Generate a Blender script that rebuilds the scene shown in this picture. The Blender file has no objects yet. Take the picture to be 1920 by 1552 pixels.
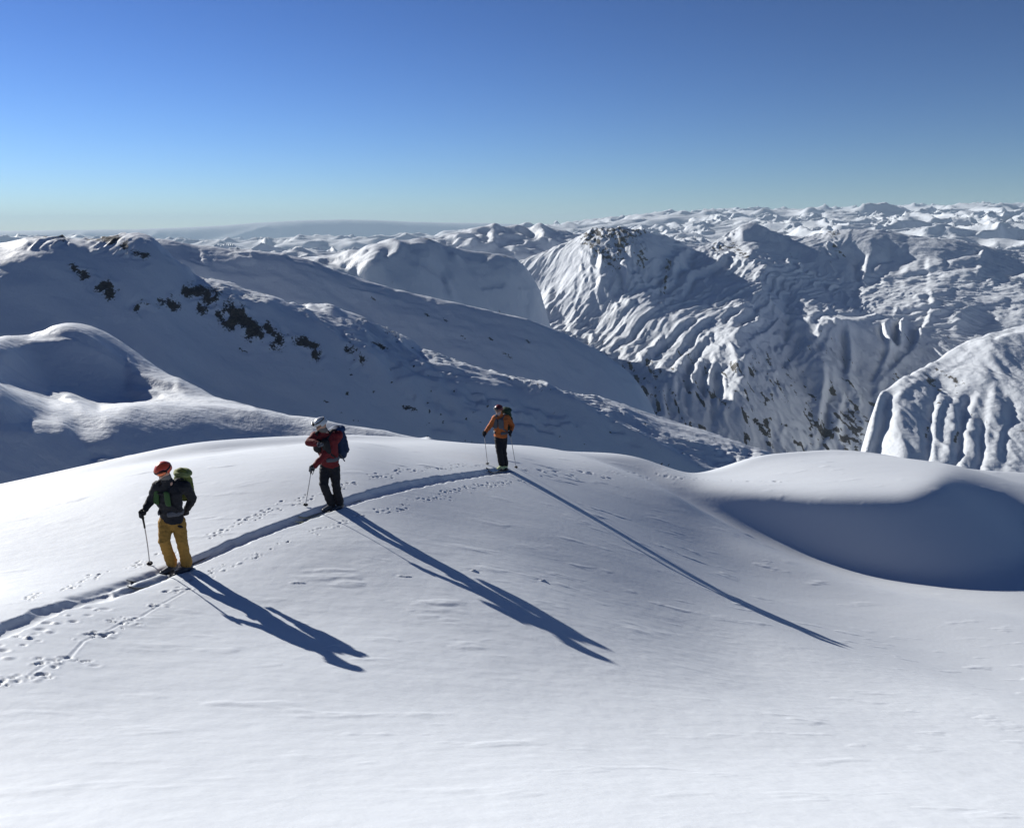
import bpy, math, random
import numpy as np
from mathutils import Vector, Matrix
random.seed(7)
rng = np.random.default_rng(11)
scene = bpy.context.scene
COL = scene.collection
W0, H0, F0 = 1920.0, 1552.0, 1663.0          # photograph size and focal length in its pixels
PITCH = math.radians(11.6)
cp, sp = math.cos(PITCH), math.sin(PITCH)
# ------------------------------------------------------------------ camera
cam_d = bpy.data.cameras.new('camera'); cam = bpy.data.objects.new('camera', cam_d); COL.objects.link(cam)
cam.location = (0, 0, 0); cam.rotation_euler = (math.pi/2 - PITCH, 0, 0)
cam_d.sensor_fit = 'HORIZONTAL'; cam_d.sensor_width = 36.0; cam_d.lens = 36.0*F0/W0
cam_d.clip_start = 0.1; cam_d.clip_end = 200000
scene.camera = cam
# ------------------------------------------------------------------ light
SUN = Vector((-1.30, 1.164, 0.698)).normalized()
SUN_EL = math.asin(SUN.z); SUN_AZ = math.atan2(SUN.x, SUN.y)      # azimuth clockwise from +Y
world = bpy.data.worlds.new('World'); scene.world = world; world.use_nodes = True
wn = world.node_tree; bg = wn.nodes['Background']
sky = wn.nodes.new('ShaderNodeTexSky'); sky.sky_type = 'NISHITA'; sky.sun_disc = False
sky.sun_elevation = SUN_EL; sky.sun_rotation = SUN_AZ
sky.altitude = 1800; sky.air_density = 1.0; sky.dust_density = 0.12; sky.ozone_density = 1.2
sep = wn.nodes.new('ShaderNodeSeparateColor'); com = wn.nodes.new('ShaderNodeCombineColor'); wn.links.new(sky.outputs['Color'], sep.inputs['Color'])
for ch_, g_, k_ in (('Red', 1.6, 0.40), ('Green', 1.6, 0.53), ('Blue', 1.7, 0.66)):      # a deeper, clearer high-mountain sky
    pw = wn.nodes.new('ShaderNodeMath'); pw.operation = 'POWER'; pw.inputs[1].default_value = g_; wn.links.new(sep.outputs[ch_], pw.inputs[0])
    ml = wn.nodes.new('ShaderNodeMath'); ml.operation = 'MULTIPLY'; ml.inputs[1].default_value = k_; wn.links.new(pw.outputs[0], ml.inputs[0]); wn.links.new(ml.outputs[0], com.inputs[ch_])
wn.links.new(com.outputs['Color'], bg.inputs['Color'])
bg.inputs['Strength'].default_value = 0.0218
sl = bpy.data.lights.new('sun', 'SUN'); so = bpy.data.objects.new('sun', sl); COL.objects.link(so)
sl.energy = 5.0; sl.angle = math.radians(0.5); sl.color = (1.0, 0.965, 0.90)
so.rotation_euler = SUN.to_track_quat('Z', 'Y').to_euler()
scene.view_settings.view_transform = 'Standard'; scene.view_settings.look = 'None'
scene.view_settings.exposure = 0.57; scene.view_settings.gamma = 1.0
scene.render.engine = 'CYCLES'
scene.cycles.max_bounces = 6; scene.cycles.diffuse_bounces = 1; scene.cycles.volume_bounces = 0

HAZE = 2.0e-5
# ------------------------------------------------------------------ helpers
SX, SY = -0.745, 0.667                       # horizontal unit vector towards the sun
def p2t(u, v):
    u = np.asarray(u, float); v = np.asarray(v, float)
    a = (u-960)/F0; b = (776-v)/F0; fw = cp+b*sp
    return a/fw, (-sp+b*cp)/fw
def t2p(tx, tz):
    d = cp - tz*sp
    return 960+F0*tx/d, 776-F0*(sp+tz*cp)/d
def at(u, v, y):
    tx, tz = p2t(u, v); return Vector((float(tx)*y, y, float(tz)*y))

_perm = np.random.default_rng(5).integers(0, 1 << 30, 65536)
def vhash(ix, iy, seed):
    return (_perm[(ix*7349 + iy*9157*3 + seed*131) & 65535] & 0xffff)/65535.0
def vnoise(x, y, seed=0):
    x0 = np.floor(x); y0 = np.floor(y); fx = x-x0; fy = y-y0
    ix = x0.astype(np.int64); iy = y0.astype(np.int64)
    def grad(i, j, dx, dy):
        h = vhash(i, j, seed)*2*math.pi
        return np.cos(h)*dx + np.sin(h)*dy
    sx = fx*fx*fx*(fx*(fx*6-15)+10); sy = fy*fy*fy*(fy*(fy*6-15)+10)
    a = grad(ix, iy, fx, fy); b = grad(ix+1, iy, fx-1, fy)
    c = grad(ix, iy+1, fx, fy-1); d = grad(ix+1, iy+1, fx-1, fy-1)
    return 1.5*((a*(1-sx)+b*sx)*(1-sy)+(c*(1-sx)+d*sx)*sy)
def fbm(x, y, oct=5, seed=0, gain=0.5):
    r = 0; amp = 1.0
    for o in range(oct):
        r = r + amp*vnoise(x*2**o+o*17.3, y*2**o-o*9.1, seed+o); amp *= gain
    return r
def ridged(x, y, oct=5, seed=0, gain=0.5):
    r = 0; amp = 1.0; w = 1.0
    for o in range(oct):
        n = 1-np.abs(vnoise(x*2**o+o*13.7, y*2**o+o*5.3, seed+o))*1.6
        n = np.clip(n, 0, 1)**2*w; r = r+amp*n; w = np.clip(n*1.6, 0.2, 1); amp *= gain
    return r
def blur(a, sx_, sy_=None):
    sy_ = sx_ if sy_ is None else sy_
    H, W = a.shape; py = int(3*sy_)+2; px = int(3*sx_)+2
    b = np.pad(a, ((py, py), (px, px)), mode='edge')
    ky = np.fft.fftfreq(b.shape[0])[:, None]; kx = np.fft.rfftfreq(b.shape[1])[None]
    g = np.exp(-2*math.pi**2*((kx*sx_)**2+(ky*sy_)**2))
    return np.fft.irfft2(np.fft.rfft2(b)*g, s=b.shape)[py:py+H, px:px+W]

# a raster in half photograph pixels with a margin, used to plan where ground faces the sun
MX, MY = 400, 200
RW, RH = int((1920+2*MX)/2), int((1552+2*MY)/2)
def raster(val=0.0): return np.full((RH, RW), val, float)
def poly_mask(pts):
    p = np.array(pts, float); xs = (p[:, 0]+MX)/2; ys = (p[:, 1]+MY)/2
    x0, x1 = int(max(0, xs.min()-1)), int(min(RW, xs.max()+2)); y0, y1 = int(max(0, ys.min()-1)), int(min(RH, ys.max()+2))
    X, Y = np.meshgrid(np.arange(x0, x1)+.5, np.arange(y0, y1)+.5)
    ins = np.zeros(X.shape, bool); n = len(p)
    for i in range(n):
        xa, ya, xb, yb = xs[i], ys[i], xs[(i+1) % n], ys[(i+1) % n]
        if ya == yb: continue
        c = ((ya > Y) != (yb > Y)) & (X < (xb-xa)*(Y-ya)/(yb-ya)+xa); ins ^= c
    return ins, x0, x1, y0, y1
def fill(R, pts, val, soft=6):
    ins, x0, x1, y0, y1 = poly_mask(pts)
    pad = int(soft*1.5)+2; m = np.pad(ins.astype(float), pad); m = blur(m, soft/2)
    X0, Y0 = x0-pad, y0-pad
    ax0, ay0 = max(0, X0), max(0, Y0); ax1, ay1 = min(RW, X0+m.shape[1]), min(RH, Y0+m.shape[0])
    mm = m[ay0-Y0:ay1-Y0, ax0-X0:ax1-X0]; s = R[ay0:ay1, ax0:ax1]
    R[ay0:ay1, ax0:ax1] = s*(1-mm)+val*mm
def stroke(R, pts, val, w=6, soft=None, w2=None):
    p = (np.array(pts, float)+[MX, MY])/2; w2 = w if w2 is None else w2
    soft = (w*.5 if soft is None else soft)/2
    wm = max(w, w2)/2+soft*2+2
    x0, x1 = int(max(0, p[:, 0].min()-wm)), int(min(RW, p[:, 0].max()+wm)); y0, y1 = int(max(0, p[:, 1].min()-wm)), int(min(RH, p[:, 1].max()+wm))
    if x1 <= x0 or y1 <= y0: return
    X, Y = np.meshgrid(np.arange(x0, x1)+.5, np.arange(y0, y1)+.5); best = np.full(X.shape, 1e9)
    L = np.r_[0, np.cumsum(np.hypot(*np.diff(p, axis=0).T))]
    for i in range(len(p)-1):
        d = p[i+1]-p[i]; l2 = max(1e-6, (d**2).sum()); t = np.clip(((X-p[i, 0])*d[0]+(Y-p[i, 1])*d[1])/l2, 0, 1)
        f = (L[i]+t*(L[i+1]-L[i]))/L[-1]
        dist = np.hypot(X-p[i, 0]-t*d[0], Y-p[i, 1]-t*d[1]) - (w+(w2-w)*f)/4
        best = np.minimum(best, dist)
    m = np.clip(.5-best/(2*soft+1e-6), 0, 1); m = m*m*(3-2*m)
    s = R[y0:y1, x0:x1]; R[y0:y1, x0:x1] = s*(1-m)+val*m
def sample(R, u, v):
    x = np.clip((u+MX)/2-.5, 0, RW-1.001); y = np.clip((v+MY)/2-.5, 0, RH-1.001)
    ix = x.astype(int); iy = y.astype(int); fx = x-ix; fy = y-iy
    return (R[iy, ix]*(1-fx)+R[iy, ix+1]*fx)*(1-fy)+(R[iy+1, ix]*(1-fx)+R[iy+1, ix+1]*fx)*fy

def grid_mesh(name, X, Y, Z, mat, attrs=None):
    n, m = X.shape
    me = bpy.data.meshes.new(name)
    me.vertices.add(n*m); co = np.stack([X, Y, Z], -1).astype(np.float32).ravel(); me.vertices.foreach_set('co', co)
    idx = np.arange(n*m).reshape(n, m)
    q = np.stack([idx[:-1, :-1], idx[:-1, 1:], idx[1:, 1:], idx[1:, :-1]], -1).reshape(-1, 4)
    # keep normals up
    i0, i1, i3 = q[0, 0], q[0, 1], q[0, 3]; V = co.reshape(-1, 3)
    if np.cross(V[i1]-V[i0], V[i3]-V[i0])[2] < 0: q = q[:, ::-1]
    me.loops.add(q.size); me.loops.foreach_set('vertex_index', q.ravel().astype(np.int32))
    me.polygons.add(len(q)); me.polygons.foreach_set('loop_start', np.arange(0, q.size, 4, dtype=np.int32))
    me.polygons.foreach_set('use_smooth', np.ones(len(q), bool)); me.update(); me.validate()
    for k, a in (attrs or {}).items():
        at_ = me.attributes.new(k, 'FLOAT', 'POINT'); at_.data.foreach_set('value', a.astype(np.float32).ravel())
    o = bpy.data.objects.new(name, me); COL.objects.link(o); me.materials.append(mat); return o
def tag(o, label=None, cat=None, group=None, kind=None):
    for k, v in (('label', label), ('category', cat), ('group', group), ('kind', kind)):
        if v: o[k] = v
    return o

# ------------------------------------------------------------------ materials
def nd(t, typ, **kw):
    n = t.nodes.new(typ)
    for k, v in kw.items(): setattr(n, k, v)
    return n
def snow_mat(name, grain, bump_d, col=(0.66, 0.695, 0.735), sub=0.0, rock=True, rock_scale=0.05):
    m = bpy.data.materials.new(name); m.use_nodes = True; t = m.node_tree; b = t.nodes['Principled BSDF']
    b.inputs['Roughness'].default_value = 0.62; b.inputs['Specular IOR Level'].default_value = 0.25
    geo = nd(t, 'ShaderNodeNewGeometry')
    nz = nd(t, 'ShaderNodeTexNoise'); nz.inputs['Scale'].default_value = grain; nz.inputs['Detail'].default_value = 5; nz.inputs['Roughness'].default_value = .6
    t.links.new(geo.outputs['Position'], nz.inputs['Vector'])
    bp = nd(t, 'ShaderNodeBump'); bp.inputs['Strength'].default_value = 1.0; bp.inputs['Distance'].default_value = bump_d
    t.links.new(nz.outputs['Fac'], bp.inputs['Height']); t.links.new(bp.outputs['Normal'], b.inputs['Normal'])
    mx = nd(t, 'ShaderNodeMix', data_type='RGBA'); 
    cr = nd(t, 'ShaderNodeMix', data_type='RGBA'); cr.inputs[6].default_value = (col[0]*.97, col[1]*.97, col[2]*.985, 1); cr.inputs[7].default_value = (*col, 1)
    t.links.new(nz.outputs['Fac'], cr.inputs[0])
    if rock:
        at_ = nd(t, 'ShaderNodeAttribute'); at_.attribute_name = 'rock'
        n2 = nd(t, 'ShaderNodeTexNoise'); n2.inputs['Scale'].default_value = rock_scale; n2.inputs['Detail'].default_value = 7; n2.inputs['Roughness'].default_value = .65
        t.links.new(geo.outputs['Position'], n2.inputs['Vector'])
        rr = nd(t, 'ShaderNodeValToRGB'); rr.color_ramp.elements[0].color = (.018, .020, .024, 1); rr.color_ramp.elements[1].color = (.13, .115, .095, 1)
        rr.color_ramp.elements[0].position = .35; rr.color_ramp.elements[1].position = .7
        t.links.new(n2.outputs['Fac'], rr.inputs[0]); t.links.new(rr.outputs['Color'], mx.inputs[7])
        ad = nd(t, 'ShaderNodeMath', operation='ADD'); t.links.new(at_.outputs['Fac'], ad.inputs[0])
        s2 = nd(t, 'ShaderNodeMath', operation='MULTIPLY_ADD'); s2.inputs[1].default_value = 2.2; s2.inputs[2].default_value = -1.1
        t.links.new(n2.outputs['Fac'], s2.inputs[0]); t.links.new(s2.outputs[0], ad.inputs[1])
        mr = nd(t, 'ShaderNodeMapRange'); mr.inputs['From Min'].default_value = .46; mr.inputs['From Max'].default_value = .56
        g1 = nd(t, 'ShaderNodeMapRange'); g1.inputs['From Min'].default_value = .08; g1.inputs['From Max'].default_value = .25; t.links.new(at_.outputs['Fac'], g1.inputs['Value'])
        mm = nd(t, 'ShaderNodeMath', operation='MULTIPLY'); t.links.new(mr.outputs[0], mm.inputs[0]); t.links.new(g1.outputs[0], mm.inputs[1])
        t.links.new(ad.outputs[0], mr.inputs['Value']); t.links.new(mm.outputs[0], mx.inputs[0])
    else: mx.inputs[0].default_value = 0
    t.links.new(cr.outputs[2], mx.inputs[6]); t.links.new(mx.outputs[2], b.inputs['Base Color'])
    return m

# ------------------------------------------------------------------ layered terrain away from the foreground
def layer(name, lines, xr, yr, dx, pin=0, B=None, lam=.03, Lc=400, smooth=2, noise=None, rock=None, mat=None, post=None, gain=1.0, dy=None, iters=1, lp=0, warp=0, ws=120):
    """lines: front to back, each a list of (u, v, y) picture points; 'drop' lines are tuples ('d', dy, dz).
    The ground is a height field over metres; B is the wanted sun-facing amount per picture position."""
    dy = dy or dx
    x = np.arange(xr[0], xr[1], dx); y = np.arange(yr[0], yr[1], dy); X, Y = np.meshgrid(x, y)
    TX = X/Y
    def interp_line(l):
        a = np.array(l, float); tx, tz = p2t(a[:, 0], a[:, 1]); o = np.argsort(tx)
        return np.interp(TX, tx[o], a[o, 2]), np.interp(TX, tx[o], (tz*a[:, 2])[o])
    ys, zs = [], []
    for l in lines:
        if l[0] == 'f': continue
        if l[0] == 's':                     # visible foot of a face of slope l[2] under the next line
            yc, zc = interp_line(lines[lines.index(l)+1]); a = np.array(l[1], float); tx, tz = p2t(a[:, 0], a[:, 1]); o = np.argsort(tx)
            tz = np.interp(TX, tx[o], tz[o]); sl_ = np.interp(TX, tx[o], a[o, 2]) if a.shape[1] > 2 else l[2]
            yb = np.minimum((sl_*yc-zc)/(sl_-tz), yc-2*dy); ys.append(yb); zs.append(zc-sl_*(yc-yb)); continue
        if l[0] == 'd': ys.append(ys[-1]+l[1]); zs.append(zs[-1]+l[2])
        else:
            a, b = interp_line(l); ys.append(a); zs.append(b)
    if lines[0][0] == 'f': ys.insert(0, ys[0]+lines[0][1]); zs.insert(0, zs[0]+lines[0][2])
    Z = zs[0]+(Y-ys[0])*0.05
    for i in range(len(ys)-1):
        t = (Y-ys[i])/np.maximum(1e-3, ys[i+1]-ys[i]); m = (t >= 0)
        Z = np.where(m, zs[i]+(zs[i+1]-zs[i])*np.clip(t, 0, 1), Z)
    if smooth: Z = blur(Z, smooth/dx, smooth/dy)
    u, v = t2p(TX, Z/Y)
    if post is not None: Z = post(X, Y, Z, u, v)
    def steer_(Z, Lc, iters):
        for it in range(iters):
            u, v = t2p(TX, Z/Y); Bt = sample(B, u+wu, v+wv)+nz_
            Zb = blur(Z, lp/dx, lp/dy) if lp else Z
            gy, gx = np.gradient(Zb, dy, dx); nrm = np.sqrt(1+gx*gx+gy*gy)
            G = np.clip((0.404-1.077*Bt*nrm-(gx*SX+gy*SY))*gain*wgt, -1.5, 1.5)
            Gp = np.pad(G, ((py, py), (px, px)), mode='linear_ramp')
            ky = np.fft.fftfreq(Gp.shape[0], dy)[:, None]*2*math.pi; kx = np.fft.fftfreq(Gp.shape[1], dx)[None]*2*math.pi
            kt = kx*SX+ky*SY; k2 = kx**2+ky**2; mu = (2*math.pi/Lc)**2
            Z = Z+np.fft.ifft2(-1j*kt*np.fft.fft2(Gp)/(kt**2+lam*k2+mu)).real[py:py+G.shape[0], px:px+G.shape[1]]
        return Z
    nl = [i for i in range(len(lines)) if lines[i][0] not in ('d', 'f')]
    cand = np.stack([zs[i]/ys[i] for i in nl]); want = cand.max(0); yc = np.take_along_axis(np.stack([ys[i] for i in nl]), cand.argmax(0)[None], 0)[0]
    yc = blur(yc, 20)
    def pin_(Z):                             # bring each column's skyline back to its measured height
        nb = 500; lo_, hi_ = max(xr[0]/yr[1], -1.2), min(xr[1]/yr[0], 1.2)
        for it in range(2):
            k = np.clip(((TX-lo_)/(hi_-lo_)*nb).astype(int), 0, nb-1); tz = Z/Y; near = (np.abs(Y-yc) < 2.2*pin) & (TX > lo_) & (TX < hi_)
            mx_ = np.full(nb, -9.0); np.maximum.at(mx_, k[near], tz[near]); ws = np.zeros(nb); wc = np.zeros(nb)
            np.add.at(ws, k[near], want[near]); np.add.at(wc, k[near], 1)
            ok = (wc > 0) & (mx_ > -8); dlt = np.interp(np.arange(nb), np.where(ok)[0], (ws[ok]/wc[ok]-mx_[ok])); kk = np.hanning(35); dlt = np.convolve(np.pad(dlt, 17, mode='edge'), kk/kk.sum(), 'valid')
            D_ = np.interp((TX-lo_)/(hi_-lo_)*nb-.5, np.arange(nb), dlt)
            Z = Z+D_*Y*np.exp(-((Y-yc)/(pin*1.6))**2)
        return Z
    if B is not None:
        ycr = ys[-1-sum(1 for l in lines if l[0] == 'd')]
        wgt = np.clip(1-(Y-ycr)/(yr[1]-yr[0])*12, 0, 1)
        nz_ = noise(X, Y, u, v) if noise is not None else 0
        py, px = Z.shape[0]//3, Z.shape[1]//4
        wu = warp*fbm(X/ws, Y/ws, 3, 611, .4) if warp else 0; wv = warp*fbm(X/ws+9, Y/ws, 3, 617, .4) if warp else 0
        Z = steer_(Z, Lc, iters)
        if pin: Z = pin_(steer_(pin_(Z), Lc/3, max(1, iters-1)))
        u, v = t2p(TX, Z/Y)
    attrs = {}
    if rock is not None: attrs['rock'] = rock(X, Y, Z, u, v)
    else: attrs['rock'] = np.zeros(X.shape)
    o = grid_mesh(name, X, Y, Z, mat, attrs); tag(o, kind='structure'); return o

snow_mid = snow_mat('snow_windblown', 0.25, 0.5, rock_scale=.7)
snow_far = snow_mat('snow_mountain', 0.05, 3.0, rock_scale=.09)

# ------------------------------------------------------------------ snow ridge with drifts, left, behind the dome
B1 = raster(-0.10)
fill(B1, [(-60,640),(0,632),(60,626),(120,628),(200,645),(240,668),(200,664),(120,648),(60,645),(20,655),(0,690),(-60,700)], .30, 8)
fill(B1, [(76,625),(82,608),(130,600),(175,604),(205,625),(240,655),(290,690),(335,715),(300,712),(250,690),(200,668),(140,648),(100,634)], .26, 6)
stroke(B1, [(60,632),(130,640),(190,662),(240,690)], .45, 9)
fill(B1, [(0,700),(60,735),(160,757),(235,755),(240,705),(200,668),(120,652),(40,660)], -.15, 8)
fill(B1, [(235,700),(290,690),(350,720),(420,745),(490,762),(480,770),(400,758),(300,752),(240,745),(250,720)], .17, 14)
for pts in ([(240,706),(290,702),(330,715)],[(240,728),(290,730),(340,740)],[(300,745),(380,748),(470,765)]): stroke(B1, pts, .36, 7, 8)
stroke(B1, [(255,718),(290,716),(320,722)], -.05, 6, 8)
stroke(B1, [(-60,655),(0,682),(50,710),(100,737),(150,757)], .30, 5, 5)
fill(B1, [(-60,700),(0,700),(60,735),(90,752),(85,775),(40,782),(-60,788)], -.15, 8)
fill(B1, [(85,750),(150,757),(190,762),(240,757),(235,775),(200,785),(215,815),(195,822),(150,825),(140,812),(150,790),(90,765)], .26, 12)
fill(B1, [(-60,792),(40,786),(90,775),(130,785),(110,795),(135,812),(90,800),(-60,800)], .36, 8)
stroke(B1, [(190,762),(300,752),(400,758),(490,766),(600,785),(700,803),(800,820)], .30, 9, 8)
stroke(B1, [(175,862),(200,858),(230,864)], .25, 10)
stroke(B1, [(820,768),(850,770),(880,775)], .3, 8); stroke(B1, [(820,800),(860,812),(900,815)], .32, 12)
layer('drifted_snow_ridge', pin=10, lines=[
  ('f', -40, -16),
  ('s', [(-600,860),(0,890),(160,870),(300,850),(490,840),(600,840),(700,845),(800,850),(1400,980)], .85),
  [(-600,600,112),(-100,640,112),(0,682,115),(70,718,118),(160,758,122),(240,758,126),(300,753,130),(400,762,140),(490,767,150),(600,786,152),(700,804,152),(800,821,152),(900,850,150),(1400,950,150)],
  [(-600,660,140),(-100,735,155),(0,742,164),(70,745,172),(160,752,178),(240,752,180),(300,752,174),(400,761,162),(490,766,156),(600,787,156),(700,805,156),(800,822,156),(900,851,155),(1400,955,154)],
  [(-600,600,150),(-100,640,172),(0,634,182),(60,628,192),(85,612,196),(130,605,202),(180,608,208),(230,643,208),(290,682,201),(340,712,196),(430,750,184),(490,768,170),(600,789,160),(700,807,160),(800,824,160),(900,853,159),(1400,960,158)],
  ('d', 30, -14), ('d', 120, -70)],
  xr=(-330, 130), yr=(60, 330), dx=.5, B=B1, Lc=34, warp=5, ws=9, smooth=2.0, lam=.08, iters=3, lp=.8, mat=snow_mid,
  noise=lambda X, Y, u, v: .05*fbm(X/14, Y/5, 4, 31))

# ------------------------------------------------------------------ big shaded ridge from the left skyline down to the right
B2 = raster(-0.12)
fill(B2, [(362,530),(385,522),(430,530),(470,545),(515,560),(490,572),(450,566),(420,565),(400,555),(370,545)], .38, 7)
stroke(B2, [(425,546),(450,550)], -.1, 6)
stroke(B2, [(312,478),(345,500),(372,516),(400,520)], .28, 4)
fill(B2, [(590,568),(620,568),(632,575),(612,590),(640,598),(680,590),(715,605),(760,622),(775,640),(745,642),(760,655),(800,650),(850,672),(880,690),(905,700),(960,718),(1010,720),(1010,735),(960,725),(900,722),(860,718),(860,735),(830,720),(790,715),(760,705),(740,720),(735,700),(720,662),(690,660),(660,640),(630,615),(605,595)], .30, 8)
for pts in ([(545,562),(570,572),(600,590),(650,615),(700,645),(735,665)],[(850,672),(900,690),(960,706),(1020,718)],[(680,600),(720,615),(750,640)],[(740,690),(790,670),(840,680)],[(745,712),(780,700),(820,715)],[(640,625),(680,645)]): stroke(B2, pts, .46, 8)
for pts in ([(640,582),(690,600),(740,640)],[(770,660),(820,690),(870,700)],[(760,680),(780,690)],[(690,630),(720,650)],[(800,700),(850,710)]): stroke(B2, pts, .02, 5)
fill(B2, [(1015,717),(1060,722),(1120,748),(1200,775),(1260,800),(1340,822),(1440,846),(1420,870),(1370,880),(1320,888),(1280,860),(1230,830),(1180,805),(1130,775),(1080,745),(1040,728)], .72, 9)
for pts in ([(1150,772),(1220,800),(1290,830),(1350,850)],[(1260,830),(1330,858),(1370,862)],[(1180,770),(1260,800),(1400,850)]): stroke(B2, pts, .05, 8, 10)
stroke(B2, [(1200,795),(1260,825),(1330,870)], .44, 14, 12)
for i in range(26):
    a = random.uniform(0, 1); u = 780+a*420; v = 722+a*95+random.uniform(-6, 40); stroke(B2, [(u,v),(u+random.uniform(8,26),v+random.uniform(0,7))], .28, random.uniform(3,6))
for u, v in ((835,775),(850,790),(830,808),(1040,780)): stroke(B2, [(u-14,v),(u+14,v+3)], .3, 7, 8)
R2 = raster(0)
for c, w in (([(60,443),(85,436),(120,446)],7),([(165,448),(190,447),(205,446)],9),([(195,440),(220,452),(270,478)],13),([(240,433),(262,430)],6),
             ([(150,505),(175,540)],10),([(160,515),(205,540)],18),([(180,530),(215,550)],14),([(258,585),(278,560),(300,562)],14),([(320,555),(328,575)],12),([(135,495),(142,502)],7),
             ([(350,548),(375,572)],16),([(365,545),(400,580),(430,605)],20),([(400,560),(445,590),(470,620)],24),([(440,590),(490,615),(518,640)],22),([(540,625),(590,650)],12),([(560,640),(600,668)],12),([(655,655),(675,676)],12),([(455,658),(465,662)],5),([(350,458),(380,462)],7),([(700,640),(720,655)],5),([(760,760),(780,770)],5)):
    stroke(R2, c, .95, w*1.25, w)
for i in range(16):
    a = random.uniform(0, 1); u = 640+a*380; v = 600+a*115+random.uniform(-10, 12); stroke(R2, [(u,v),(u+random.uniform(3,9),v+random.uniform(1,6))], .7, 3)
def rock2(X, Y, Z, u, v):
    r = sample(R2, u+6*fbm(X/14, Y/14, 3, 41), v+6*fbm(X/14, Y/14, 3, 44))
    n = fbm((X+.6*Z)/7, (Z-.6*X)/16, 4, 47, .6)
    spots = np.clip(fbm(X/5, Z/5+Y/9, 3, 48)-.62, 0, 1)*2.2*np.clip((v-600)/60, 0, 1)*(u > 560)
    return r*np.clip(.74+1.3*n, 0, 1.3)+spots
def post2(X, Y, Z, u, v):
    r = np.clip(sample(R2, u, v)*1.6, 0, 1)
    lit = np.clip(sample(B2, u, v)/.3, 0, 1)
    return Z + r*(3.0*ridged(X/11, Z/11, 4, 61)-1.8) + .6*fbm(X/38, Y/38, 5, 66, .55) + lit*1.5*(ridged(X/13, Y/10, 4, 68)-.6)
layer('shaded_snow_ridge', pin=45, lines=[
  ('f', -160, -85),
  ('s', [(-600,640),(0,650),(230,665),(300,700),(430,750),(600,800),(720,825),(850,840),(1010,860),(1150,880),(1300,900),(1440,920),(1700,1010)], .85),
  [(-600,470,560),(-60,460,596),(0,456,600),(30,452,604),(75,440,611),(130,446,619),(170,447,625),(205,444,631),(240,438,636),(268,432,640),(290,440,640),(312,470,640),(340,497,641),(370,520,641),(420,532,641),(500,560,642),(560,572,642),(600,590,643),(650,612,643),(700,640,644),(745,668,644),(800,690,645),(850,703,645),(920,713,646),(1010,718,646),(1080,742,647),(1150,765,648),(1250,797,648),(1350,825,649),(1440,848,650),(1500,880,650),(1700,960,650)],
  [(-600,472,590),(-60,462,637),(0,457,642),(75,441,648),(130,447,653),(205,445,660),(240,439,663),(268,433,665),(290,440,672),(312,470,680),(340,495,684),(370,516,687),(420,524,694),(500,555,704),(560,566,712),(600,570,717),(650,580,723),(700,600,729),(745,625,735),(800,652,730),(850,672,725),(920,695,710),(1010,714,690),(1080,735,708),(1150,750,725),(1250,785,708),(1350,815,691),(1440,846,675),(1500,885,674),(1700,970,670)],
  ('d', 60, -30), ('d', 220, -170)],
  xr=(-720, 330), yr=(280, 1130), dx=1.6, B=B2, Lc=120, smooth=5, lam=.05, iters=3, lp=3, warp=5, ws=50, mat=snow_mid, rock=rock2, post=post2,
  noise=lambda X, Y, u, v: .10*fbm(X/40, Y/22, 5, 51))

# ------------------------------------------------------------------ second shaded ridge behind it
B3 = raster(-0.10)
for pts, w in (([(545,478),(600,492),(650,512),(700,526),(745,540)],7),([(745,541),(800,552),(860,566),(930,582)],9),([(930,583),(1000,600),(1050,622)],8),([(660,540),(720,552)],4),([(1000,602),(1060,622),(1110,650)],6)):
    stroke(B3, pts, .36, w)
for i in range(40):
    a = random.uniform(0, 1); u = 640+a*520; v = 520+a*160+random.uniform(5, 70); stroke(B3, [(u,v),(u+random.uniform(10,45),v+random.uniform(1,14))], random.choice((.08,-.22,.05)), random.uniform(3,7), 6)
for c in ([(430,475),(480,470),(530,478)],[(440,480),(470,483)],[(360,490),(385,500)],[(375,485),(380,492)]): stroke(B3, c, .3, 5)
R3 = raster(0)
for u, v in ((868,632),(920,635),(945,662),(955,668),(700,560),(800,590),(835,600),(990,640)): stroke(R3, [(u-3,v-2),(u+4,v+3)], .8, 4)
layer('far_shaded_snow_ridge', pin=60, lines=[
  ('f', -200, -130),
  ('s', [(-200,560),(300,500),(560,582),(800,710),(1000,725),(1200,800),(1300,960),(1700,1150)], .8),
  [(-200,500,1040),(250,462,1049),(300,446,1051),(340,455,1051),(400,463,1053),(470,469,1054),(540,476,1056),(600,494,1057),(650,514,1058),(700,529,1059),(750,544,1060),(850,566,1062),(950,589,1064),(1000,601,1065),(1060,625,1067),(1130,660,1068),(1180,697,1069),(1215,740,1070),(1240,800,1070),(1300,920,1072),(1700,1100,1080)],
  ('d', 50, -28), ('d', 260, -210)],
  xr=(-560, 420), yr=(480, 1420), dx=2.0, B=B3, Lc=150, smooth=6, iters=3, lp=4, lam=.10, mat=snow_mid,
  rock=lambda X, Y, Z, u, v: sample(R3, u, v), post=lambda X, Y, Z, u, v: Z+1.2*fbm(X/50, Y/40, 6, 76, .6)+np.clip(sample(B3, u, v)/.3, 0, 1)*1.8*(ridged(X/18, Y/14, 4, 78)-.6),
  noise=lambda X, Y, u, v: .12*fbm(X/60, Y/26, 5, 71))

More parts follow.
